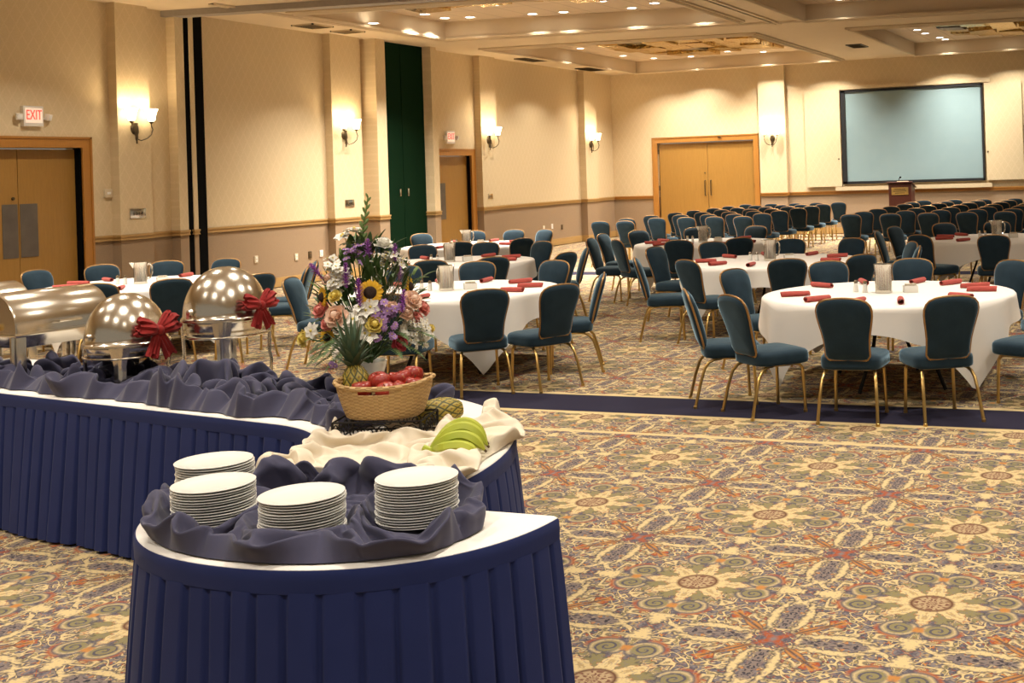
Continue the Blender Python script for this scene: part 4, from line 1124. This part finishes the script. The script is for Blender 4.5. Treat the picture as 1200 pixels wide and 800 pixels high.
def dome_chafer(loc, rz, R, zpan, zlid, ztop, label, bowpos):
    t = thing('round_chafing_dish', label, 'chafing dish', loc, rz, 'domed chafing dishes')
    m = MB(); H_ = ztop - zlid; prof = [(R + .008, zlid - .004), (R + .010, zlid + .004), (R, zlid + .012)]
    for k in range(1, 15):
        a = k / 14 * PI / 2; prof.append((R * math.cos(a) ** .92 if k < 14 else 0, zlid + .012 + (H_ - .012) * math.sin(a) ** 1.05))
    m.lathe(prof, n=56, cap=False); m.build('lid', M_CHROME, t, ang=50)
    m = MB(); m.lathe([(0, zpan - .02), (R * .80, zpan - .02), (R * .93, zpan), (R * .97, zlid - .02), (R + .012, zlid - .012), (R + .012, zlid - .004), (R * .95, zlid - .004)], n=56, cap=False); m.build('water_pan', M_CHROME, t, ang=50)
    m = MB(); m.tube([((R + .004) * math.cos(a), (R + .004) * math.sin(a), zpan - .012) for a in [2 * PI * k / 48 for k in range(48)]], .007, 8, closed=True); m.build('frame_ring', M_CHROME, t)
    for k in range(4):
        m = MB(); a = PI / 4 + k * PI / 2; strap(m, a, R * .98, R + .012, 0, zlid - .012, .062, .105); m.build('leg', M_CHROME, t, ang=60, solid=.004)
    hx = R + .028
    m = MB(); m.tube([(R * .98, -.06, zlid + .06), (hx + .03, -.06, zlid + .065), (hx + .03, .06, zlid + .065), (R * .98, .06, zlid + .06)], .008, 8); m.build('handle', M_CHROME, t)
    m = MB(); m.lathe([(0, 0), (.02, 0), (.016, .02), (0, .024)], (0, -R - .004, zlid + .05), 12, Matrix.Rotation(PI / 2, 3, 'X')); m.build('hinge_knob', M_CHROME, t)
    bow(t, (hx + .02, 0, zlid + .07), (1, 0, .12), bowpos * .86)
    return t
va = math.atan2(-5.2, 5.58)
dome_chafer((-5.58, 5.20, .768), va + .62, .218, .19, .25, .526, 'round domed chafing dish with red bow, nearest the roll top chafer', 1.14)
dome_chafer((-5.15, 5.51, .768), va + .62, .232, .27, .358, .648, 'taller round domed chafing dish with red bow, left of the flowers', .98)
def roll_chafer(loc, rz, label):
    t = thing('roll_top_chafing_dish', label, 'chafing dish', loc, rz, 'roll top chafing dishes')   # local x along the lid's axis
    Lh, Wh = .31, .205; zl, H_ = .285, .235
    m = MB(); rows = []
    for xq, sc in ((-Lh, .90), (-Lh, .97), (-Lh + .012, 1.0), (Lh - .012, 1.0), (Lh, .97), (Lh, .90)):
        rows.append([(xq, Wh * sc * math.cos(a), zl + H_ * sc * math.sin(a) ** .9) for a in [PI * k / 28 for k in range(29)]])
    m.grid(rows)
    for sx in (-1, 1):
        rim = [(sx * Lh, Wh * .9 * math.cos(a), zl + H_ * .9 * math.sin(a) ** .9) for a in [PI * k / 28 for k in range(29)]]
        m.add([(sx * Lh, 0, zl)] + rim, [(0, k + 1, k + 2) for k in range(28)])
    m.build('lid', M_CHROME, t, ang=40)
    m = MB()
    for r0_, z0_, in ((1, 0),):
        m.add([(-Lh * .9, -Wh * .86, zl - .09), (Lh * .9, -Wh * .86, zl - .09), (Lh * .9, Wh * .86, zl - .09), (-Lh * .9, Wh * .86, zl - .09), (-Lh - .012, -Wh - .012, zl - .012), (Lh + .012, -Wh - .012, zl - .012), (Lh + .012, Wh + .012, zl - .012), (-Lh - .012, Wh + .012, zl - .012)],
              [(3, 2, 1, 0), (0, 1, 5, 4), (1, 2, 6, 5), (2, 3, 7, 6), (3, 0, 4, 7), (4, 5, 6, 7)])
    m.box((0, 0, zl - .008), (2 * Lh + .03, 2 * Wh + .03, .016)); m.build('water_pan', M_CHROME, t, bevel=.004)
    for sx in (-1, 1):
        for sy in (-1, 1):
            m = MB(); px_, py_ = sx * (Lh + .004), sy * (Wh + .004)
            m.box((px_ - sx * .028, py_, (zl - .015) / 2), (.062, .006, zl - .015)); m.box((px_, py_ - sy * .028, (zl - .015) / 2), (.006, .062, zl - .015)); m.build('leg', M_CHROME, t, bevel=.002)
    m = MB(); m.tube([(-.07, -Wh * .98, zl + .05), (-.07, -Wh - .045, zl + .05), (.07, -Wh - .045, zl + .05), (.07, -Wh * .98, zl + .05)], .009, 8); m.build('handle', M_CHROME, t)
    for sx in (-1, 1):
        m = MB(); m.lathe([(0, 0), (.014, 0), (.014, .02), (.024, .026), (.022, .045), (0, .05)], (sx * Lh, 0, zl + .03), 14, Matrix.Rotation(sx * PI / 2, 3, 'Y')); m.build('hinge_knob', M_GOLDLEG, t)
    m = MB()
    for sx in (-.16, .16): m.lathe([(0, 0), (.045, 0), (.045, .06), (.02, .065), (0, .065)], (sx, 0, .02), 16)
    m.box((0, 0, .012), (.5, .3, .012)); m.build('burner_shelf', M_STEEL, t)
    return t
roll_chafer((-6.52, 5.46, .768), math.radians(84), 'silver roll top chafing dish at the left, in front')
roll_chafer((-7.42, 5.66, .768), math.radians(84), 'silver roll top chafing dish partly cut by the left edge of view')

# ------------------------------------------------------------------ fruit: stand, basket, apples, pineapples, bananas
brz = BRZ
t = thing('basket_stand', 'black wrought iron scrollwork stand under the fruit basket', 'stand', (BX, BYY, .7695), brz)
m = MB()
for z in (.012, .092): m.tube([(sx * .19, sy * .12, z) for sx, sy in ((-1, -1), (1, -1), (1, 1), (-1, 1))], .0045, 6, closed=True)
m.build('frame', M_IRON, t)
for sx in (-1, 1):
    for sy in (-1, 1):
        m = MB(); m.tube([(sx * .19, sy * .12, .0945), (sx * .19, sy * .12, .03), (sx * .205, sy * .13, .005)], .006, 6); m.ball((sx * .208, sy * .132, .006), .008, 8, 6); m.build('leg', M_IRON, t)
def scroll(c, r, s, ax, nturn=1.6):
    pts = []
    for k in range(26):
        u = k / 25; a = u * nturn * 2 * PI; q = r * (1 - .8 * u); p = Vector((q * math.cos(a) * s, 0, q * math.sin(a)))
        if ax: p = Vector((0, p.x, p.z))
        pts.append(Vector(c) + p)
    return pts
for sy in (-1, 1):
    m = MB()
    for k in range(6): m.tube(scroll((-.155 + k * .062, sy * .12, .05), .030, 1 if k < 3 else -1, False), .003, 5)
    m.build('scrollwork', M_IRON, t)
for sx in (-1, 1):
    m = MB()
    for k in range(4): m.tube(scroll((sx * .19, -.09 + k * .06, .05), .028, 1 if k < 2 else -1, True), .003, 5)
    m.build('scrollwork', M_IRON, t)
BZ = .7695 + .0985
t = thing('fruit_basket', 'oval wicker basket with a hand hole, full of red apples', 'basket', (BX, BYY, BZ), brz)
m = MB(); nb = 72; rows = []
prof = [(.001, .004), (.5, .003), (.74, .0), (.79, .006), (.84, .03), (.89, .06), (.935, .085), (.965, .11), (.985, .128), (1.0, .14)]
for k in range(nb):
    a = 2 * PI * k / nb; cx_, sy_ = math.cos(a), math.sin(a); p = .78
    ex = .205 * abs(cx_) ** p * (1 if cx_ >= 0 else -1); ey = .155 * abs(sy_) ** p * (1 if sy_ >= 0 else -1)
    dip = .018 * cx_ * cx_
    rows.append([(ex * r, ey * r, z + dip * (z / .14)) for r, z in prof])
vs = [p for r in rows for p in r]; nv = len(prof); fs = []
for k in range(nb):
    l = (k + 1) % nb
    for j in range(nv - 1):
        if j == 7 and abs(((k + .5) / nb * 360 - 270 + 180) % 360 - 180) < 13: continue
        fs.append((k * nv + j, l * nv + j, l * nv + j + 1, k * nv + j + 1))
m.add(vs, fs); m.build('woven_body', M_WICKER, t, ang=50, solid=.007)
m = MB(); m.tube([(p[-1][0], p[-1][1], p[-1][2]) for p in rows], .0095, 8, closed=True); m.build('rim', M_WICKER, t)
m = MB(); m.lathe([(0, .026), (.01, .027), (.024, .034), (.042, .03), (.05, .012), (.05, -.008), (.042, -.03), (.024, -.041), (.01, -.04), (0, -.036)], n=24); app_me = m.mesh('apple_body', M_APPLE, ang=80)
m = MB(); m.tube([(0, 0, .024), (.001, 0, .036), (.004, .001, .046)], [.0022, .002, .0026], 6); stem_me = m.mesh('stem', M_STEMBR)
ax_, ay_ = Vector((math.cos(brz), math.sin(brz))), Vector((-math.sin(brz), math.cos(brz)))
APP = [(-.105, -.055, .135, 'leftmost red apple at the front of the basket, beside the pineapple'), (-.015, -.015, .155, 'red apple heaped highest in the left half of the basket'), (.035, -.075, .125, 'dark red apple at the front middle of the basket'), (.115, -.06, .128, 'red apple at the front right of the basket'),
       (.155, .005, .14, 'dark red apple at the right end of the basket'), (.085, .015, .165, 'red apple on top of the heap, right of the middle'), (.13, .075, .172, 'bright red apple at the back right, highest of all'), (.04, .075, .15, 'red apple at the back middle of the basket'),
       (-.06, .06, .15, 'red apple at the back left, behind the leftmost one'), (-.02, -.055, .075, 'red apple seen through the hand hole of the basket')]
for i, (u, v, z, lab) in enumerate(APP):
    p = Vector((BX, BYY)) + ax_ * u * .80 + ay_ * v * .9
    t = thing('apple', lab, 'apple', (p.x, p.y, BZ + z - .012), 0, 'red apples'); t.rotation_euler = (random.uniform(-.5, .5), random.uniform(-.5, .5), random.uniform(0, 6)); t.scale = (.9, .9, .9)
    o = bpy.data.objects.new('skin', app_me); COL.objects.link(o); o.parent = t; o = bpy.data.objects.new('stem', stem_me); COL.objects.link(o); o.parent = t
def pineapple(loc, rot, label, L=.19, R=.068, crown=.30, nl=46, seed=2):
    t = thing('pineapple', label, 'pineapple', loc, 0, 'pineapples'); t.rotation_euler = rot; rnd = random.Random(seed)
    m = MB(); rows = []
    for i in range(25):
        u = i / 24; z = L * u; r = R * (math.sin(PI * min(1, max(0, u * .94 + .03))) ** .42)
        rows.append([((r + .0025 * math.cos(10 * a + (i % 2) * PI)) * math.cos(a), (r + .0025 * math.cos(10 * a + (i % 2) * PI)) * math.sin(a), z) for a in [2 * PI * k / 40 for k in range(40)]])
    m.grid(rows, closev=True); m.build('fruit_body', M_PINE, t, ang=80)
    if crown:
        m = MB()
        for k in range(nl):
            u = k / nl; a = k * 2.399; tilt = lerp(1.45, .16, u ** .8); ln = crown * lerp(.55, 1.0, u) * rnd.uniform(.85, 1.1); w = .016 * lerp(1, .8, u)
            pts = []; pos = Vector((.012 * math.cos(a), .012 * math.sin(a), L - .01 + .05 * u)); el = PI / 2 - tilt
            for j in range(7):
                q = j / 6; e2 = el + (.55 - q * .9) * tilt * .8; d = Vector((math.cos(e2) * math.cos(a), math.cos(e2) * math.sin(a), math.sin(e2)))
                s_ = Vector((-math.sin(a), math.cos(a), 0)); ww = w * (1 - q ** 1.6) + .0006
                pts.append([pos - s_ * ww + d.cross(s_) * (-.25 * ww), pos + Vector((0, 0, 0)), pos + s_ * ww + d.cross(s_) * (-.25 * ww)]); pos = pos + d * (ln / 6)
            m.grid(pts)
        m.build('crown', M_PINELEAF, t, ang=60)
    return t
p = Vector((BX, BYY)) - ax_ * .135 + ay_ * .05
pineapple((p.x, p.y, BZ + .01), (-.06, -.16, 0), 'pineapple standing in the left end of the basket, tall leafy crown', .20, .064, .20)
pineapple((-3.02, 4.66, .842), (math.radians(96), 0, brz + math.radians(-62)), 'pineapple lying on its side behind the bananas', .215, .066, 0)
t = thing('banana_bunch', 'bunch of green yellow bananas right of the basket', 'bananas', (-2.66, 4.07, .772), brz + .1)
for k in range(5):
    m = MB(); pts = []; rad = []
    yo = [.088, .048, .002, -.046, -.092][k]; hh = [.088, .112, .104, .080, .052][k]; xl = [.205, .215, .225, .222, .205][k]
    for i in range(19):
        u = i / 18; a = PI * (1 - u)
        x = -.112 + xl * u + .012 * math.sin(a); y = yo * sstep(0, .35, u) * (1 + .1 * u) + .012 * math.sin(a); z = .030 + (hh - .012) * math.sin(PI * min(1, u * .93 + .02)) ** .85 - .004 * u
        pts.append((x, y, z)); rad.append(.0232 * min(1, .34 + 2.6 * u) * (1 - .82 * max(0, (u - .78) / .22) ** 1.6))
    m.tube(pts, rad, 6); b = m.build('banana', M_BANANA, t, ang=25)
    m = MB(); e = Vector(pts[-1]); m.tube([e, e + Vector((.007, 0, -.008))], [.0055, .0045], 6); m.build('tip', M_STEMBR, b)
m = MB(); m.tube([(-.10, 0, .036), (-.118, 0, .038), (-.14, .004, .048)], [.017, .015, .013], 8); m.build('stalk', M_BANANA, t)

# ------------------------------------------------------------------ flower arrangement
FB = Vector((-3.96, 5.24, .768)); er = Vector((.787, .617, 0)); ef = Vector((.617, -.787, 0)); CAM = Vector((0, 0, CAMH))
FL = thing('flower_arrangement', 'tall mixed flower arrangement with sunflower and purple spikes in a white vase', 'flowers', FB)
m = MB(); m.lathe([(0, 0), (.05, 0), (.055, .006), (.05, .02), (.065, .07), (.085, .13), (.095, .17), (.09, .17), (.078, .13), (.05, .05), (0, .04)], n=36); m.build('vase', M_CHINA, FL)
def fpos(x, y, f):
    p = FB.xy.to_3d() + er * ((x - 421) / 226.0) + Vector((0, 0, .8425 + (440 - y) * .00459)); p = CAM + (p - CAM) * (1 - f / 6.65)
    return p - FB
def fdir(p): return Vector((p.x, p.y, (p.z - .30) * .8)).normalized()
def frame(d):
    d = d.normalized(); x = d.orthogonal().normalized(); return Matrix((x, d.cross(x), d)).transposed()
ROOT = Vector((0, 0, .16))
def stem(m, p, r=.003):
    m.cur = 1; mid_ = ROOT.lerp(p, .5) + Vector((0, 0, .03)); m.tube([ROOT, mid_, p], r, 5); m.cur = 0
def petal(m, c, F, a, L, w, tilt, cup, rows=5, cols=5, tip=.6, r0=0.0):
    g = []
    for i in range(rows):
        u = i / (rows - 1); ww = w * (math.sin(PI * (u * (1 - .18) + .12)) ** tip) * (1 if i < rows - 1 else .35); row = []
        for j in range(cols):
            v = (j / (cols - 1)) * 2 - 1; el = tilt + cup * u
            rad = r0 + L * u * math.cos(el) ; z = L * u * math.sin(el) + abs(v) * w * .25
            q = Vector((rad * math.cos(a) - v * ww * math.sin(a), rad * math.sin(a) + v * ww * math.cos(a), z)); row.append(c + F @ q)
        g.append(row)
    m.grid(g)
rf = random.Random(4)
def rose(name, x, y, r, mat, f, label=None):
    p = fpos(x, y, f); F = frame(fdir(p) + Vector((0, 0, .25))); m = MB(); stem(m, p)
    m.ball(p + F @ Vector((0, 0, r * .25)), (r * .42, r * .42, r * .55), 12, 8, F)
    for lay, (n, L, t0) in enumerate(((3, .75, 1.25), (5, .95, 1.0), (6, 1.05, .65), (6, 1.1, .3))):
        for k in range(n): petal(m, p + F @ Vector((0, 0, -r * .25)), F, 2 * PI * k / n + lay * .5 + rf.uniform(-.15, .15), r * L, r * .55, t0, .5 - lay * .22, 6, 5, .5, r * .12)
    o = m.build(name, [mat, M_LEAF], FL, ang=60, solid=.0012); 
    if label: o['label'] = label
    return o
def floret(m, p, d, r, n=5, w=.42, tilt=.25, cup=-.3):
    F = frame(d)
    for k in range(n): petal(m, p, F, 2 * PI * k / n, r, r * w, tilt, cup, 4, 3, .6)
def cluster(name, pts, r, mat, n=5, label=None, f=.24, per=4, spread=.9, w=.42, centre=None):
    m = MB(); cm = []
    for x, y in pts:
        p = fpos(x, y, f); stem(m, p, .002)
        for k in range(per):
            q = p + Vector((rf.uniform(-1, 1), rf.uniform(-1, 1), rf.uniform(-1, 1))) * r * spread; d = (fdir(q) + Vector((rf.uniform(-.5, .5), rf.uniform(-.5, .5), rf.uniform(-.2, .6)))).normalized()
            floret(m, q, d, r * rf.uniform(.8, 1.1), n, w)
            m.cur = 2; m.ball(q + d * r * .12, r * .16, 8, 6); m.cur = 0
    o = m.build(name, [mat, M_LEAF, centre or M_FBUT], FL, ang=60); 
    if label: o['label'] = label
    return o
def spike(x0, y0, x1, y1, rad, f):
    a, b = fpos(x0, y0, f), fpos(x1, y1, f); m = MB(); stem(m, a); ax = (b - a); L = ax.length; F = frame(ax)
    n = int(L / .0022)
    for k in range(n):
        u = k / n; an = k * 2.399; r = rad * (math.sin(PI * (u * .86 + .12)) ** .6); c = a + ax * u
        d = F @ Vector((math.cos(an), math.sin(an), .55)); e = c + d * r; s_ = (F @ Vector((-math.sin(an), math.cos(an), 0))) * .0032
        m.add([c - s_, c + s_, e + s_ * .5, e - s_ * .5], [(0, 1, 2, 3)])
        m.add([c - s_.cross(d) * .8, c + s_.cross(d) * .8, e], [(0, 1, 2)])
    o = m.build('liatris_spike', [M_FPURP, M_LEAF], FL, smooth=False); return o
for q in ((372, 322, 358, 304, .027, .2), (398, 334, 398, 305, .027, .26), (413, 356, 412, 324, .028, .32), (424, 302, 424, 279, .027, .18), (455, 306, 455, 286, .025, .16), (459, 330, 460, 312, .022, .22), (461, 366, 464, 340, .026, .32)): spike(*q)
# green gladiolus tip
m = MB(); a, b = fpos(416, 285, .02), fpos(426, 232, .02); stem(m, a); m.cur = 1; m.tube([a, b], .004, 6); m.cur = 0
for k in range(13):
    u = k / 12; c = a.lerp(b, u); s_ = 1 if k % 2 else -1; F = frame((b - a).normalized() + er * s_ * .55); m.ball(c + F @ Vector((0, 0, .022 * (1.1 - .5 * u))), (.010 * (1.15 - .6 * u), .012 * (1.15 - .6 * u), .026 * (1.1 - .5 * u)), 8, 6, F)
m.build('gladiolus_tip', [M_LEAFL, M_LEAFL], FL)
# sunflowers
def sunflower(x, y, r, f, d=None, label=None):
    p = fpos(x, y, f); dd = (d if d is not None else (ef + Vector((0, 0, .15)))).normalized(); F = frame(dd); m = MB(); stem(m, p - dd * .01, .004)
    for lay in (0, 1):
        for k in range(17): petal(m, p - dd * .004 * lay, F, 2 * PI * (k + .5 * lay) / 17 + rf.uniform(-.06, .06), r * rf.uniform(.52, .62), r * .125, .12 + .12 * (1 - lay), -.25, 6, 3, .75, r * .40)
    o = m.build('sunflower', [M_FYEL, M_LEAF], FL, ang=60)
    if label: o['label'] = label
    m = MB(); m.lathe([(0, .016), (r * .2, .017), (r * .36, .013), (r * .47, .004), (r * .48, -.004), (0, -.006)], p, 26, F); m.build('seed_head', M_SEED, o)
sunflower(425, 341, .068, .30, label='full sunflower facing us')
sunflower(371, 343, .055, .18, -er + ef * .35, 'sunflower seen edge on at the left')
sunflower(471, 337, .055, .14, er + ef * .35, 'sunflower seen edge on at the right')
sunflower(375, 389, .045, .22, -er * .7 + ef, 'small half hidden sunflower low at the left')
rose('rose', 442, 287, .048, M_FWHITE, .10, 'large cream rose high at the right'); rose('rose', 386, 366, .054, M_FPEACH, .28, 'large pale peach rose'); rose('rose', 473, 353, .050, M_FPEACH, .24, 'pale peach rose at the right')
rose('rose', 379, 323, .034, M_FPEACH, .18); rose('rose', 465, 367, .038, M_FPEACH, .26); rose('rose', 369, 358, .040, M_FPINK, .18, 'coral rose bud at the left'); rose('rose', 376, 374, .034, M_FPINK, .24); rose('rose', 485, 363, .040, M_FPINK, .16, 'coral rose bud at the right')
rose('rose', 478, 374, .032, M_FPINK, .22); rose('rose', 449, 360, .034, M_FPEACH, .26); rose('rose', 457, 402, .040, M_FRED, .26, 'rose red bloom low in front')
for x, y, r, f in ((385, 343, .032, .26), (429, 378, .040, .32), (350, 388, .044, .10), (495, 387, .020, .14)): rose('yellow_button', x, y, r, M_FBUT, f, 'butter yellow round bloom')
cluster('white_lily', [(398, 273), (411, 268), (404, 280)], .048, M_FWHITE, 6, 'white lilies at the top left', .05, 2, .5, .36)
cluster('white_stock', [(384, 306), (389, 316), (385, 325), (391, 332), (394, 320)], .026, M_FWHITE, 5, 'white stock spike at the left', .22, 9, 1.3)
cluster('white_stock', [(437, 304), (445, 309), (453, 312), (459, 308), (448, 301)], .028, M_FWHITE, 5, 'white stock cluster at the upper right', .14, 7, 1.2)
cluster('white_lily', [(405, 366), (419, 363)], .046, M_FWHITE, 6, 'white lilies at the middle', .30, 3, .6, .34)
cluster('white_lily', [(403, 380), (410, 376), (421, 386), (362, 376)], .046, M_FWHITE, 6, 'white lilies low at the left', .31, 2, .6, .34)
cluster('baby_breath', [(470, 382), (478, 388), (484, 383), (474, 396), (486, 396), (480, 402), (466, 390)], .017, M_FWHITE, 5, 'fluffy white filler flowers at the lower right', .24, 15, 1.9)
cluster('lilac_aster', [(405, 291), (415, 296), (411, 287), (421, 300), (400, 296)], .022, M_FLILAC, 7, 'lilac asters at the upper middle', .18, 4, 1.0, .3)
cluster('lilac_aster', [(431, 364), (437, 357), (441, 368), (452, 366), (433, 372)], .026, M_FLILAC, 7, 'lilac asters at the middle right', .30, 4, 1.0, .3)
cluster('lilac_aster', [(438, 382), (450, 381), (431, 395), (451, 393), (381, 420)], .019, M_FLILAC, 7, 'lilac asters low in front', .32, 3, .6, .3)
# greenery
m = MB(); lf = random.Random(8)
def leaf(m, c, d, L, w, droop=.3):
    s_ = d.cross(Vector((0, 0, 1))); s_ = s_.normalized() if s_.length > .1 else er.copy(); g = []; p = c.copy(); dd = d.copy()
    for j in range(6):
        q = j / 5; ww = w * math.sin(PI * (q * .9 + .06)) ** .8; nrm = s_.cross(dd).normalized(); g.append([p - s_ * ww + nrm * ww * .3, p.copy(), p + s_ * ww + nrm * ww * .3]); dd = (dd - Vector((0, 0, droop / 5))).normalized(); p = p + dd * (L / 5)
    m.grid(g)
for k in range(430):
    x, y = lf.uniform(-1, 1), lf.uniform(-1, 1)
    if x * x + y * y > 1: continue
    px_, py_ = 424 + 58 * x, 348 + 62 * y
    if py_ < 320: px_ = 424 + (px_ - 424) * .72
    c = fpos(px_, py_, lf.uniform(-.22, .22) * math.sqrt(max(0, 1 - x * x - y * y)) + .02)
    d = (fdir(c) + Vector((lf.uniform(-.6, .6), lf.uniform(-.6, .6), lf.uniform(-.2, .7)))).normalized(); m.cur = 0 if lf.random() < .72 else 1
    leaf(m, c, d, lf.uniform(.06, .13), lf.uniform(.010, .020), lf.uniform(.1, .7))
for k in range(14):
    c = fpos(430 + lf.uniform(-12, 25), 318 + lf.uniform(-8, 20), .22); m.cur = 0; leaf(m, c, (fdir(c) + Vector((0, 0, .6)) + er * lf.uniform(-.5, .5)).normalized(), .08, .011, .1)
m.build('foliage', [M_LEAF, M_LEAFL], FL, ang=70)
m = MB()
for k in range(26):                                              # ferns trailing low at the left and right
    left = k < 17
    if k == 17: m.build('fern', M_FERN, FL, smooth=False); m = MB()
    c = fpos((lf.uniform(372, 412) if left else lf.uniform(440, 484)), lf.uniform(384, 408), .22); d = ((-er if left else er) * lf.uniform(.2, 1) + ef * .5 + Vector((0, 0, lf.uniform(-.3, .3)))).normalized(); L = lf.uniform(.10, .2); s_ = d.cross(Vector((0, 0, 1))).normalized(); p = c.copy()
    for j in range(14):
        q = j / 13; w = .03 * math.sin(PI * (q * .85 + .12)); nxt = p + d * (L / 13)
        for sg in (-1, 1): m.add([p, nxt, p + s_ * sg * w + d * w * .5], [(0, 1, 2)])
        p = nxt; d = (d - Vector((0, 0, .05))).normalized()
m.build('fern', M_FERN, FL, smooth=False)
m = MB()
for k in range(20):
    a = fpos(448 + lf.uniform(-10, 12), 350 + lf.uniform(-6, 6), .2); b = fpos(448 + lf.uniform(-22, 24), 322 + lf.uniform(-12, 16), .24); m.tube([ROOT.lerp(a, .7), a, b], [.0018, .0015, .0008], 5)
m.build('twigs', M_TWIG, FL); m = MB()
for k in range(8): a = fpos(360 + lf.uniform(0, 10), 362, .15); b = fpos(352 + lf.uniform(0, 8), 350 + lf.uniform(0, 14), .15); m.tube([ROOT.lerp(a, .6), a, b], [.002, .002, .001], 5)
m.build('twigs', M_TWIG, FL)
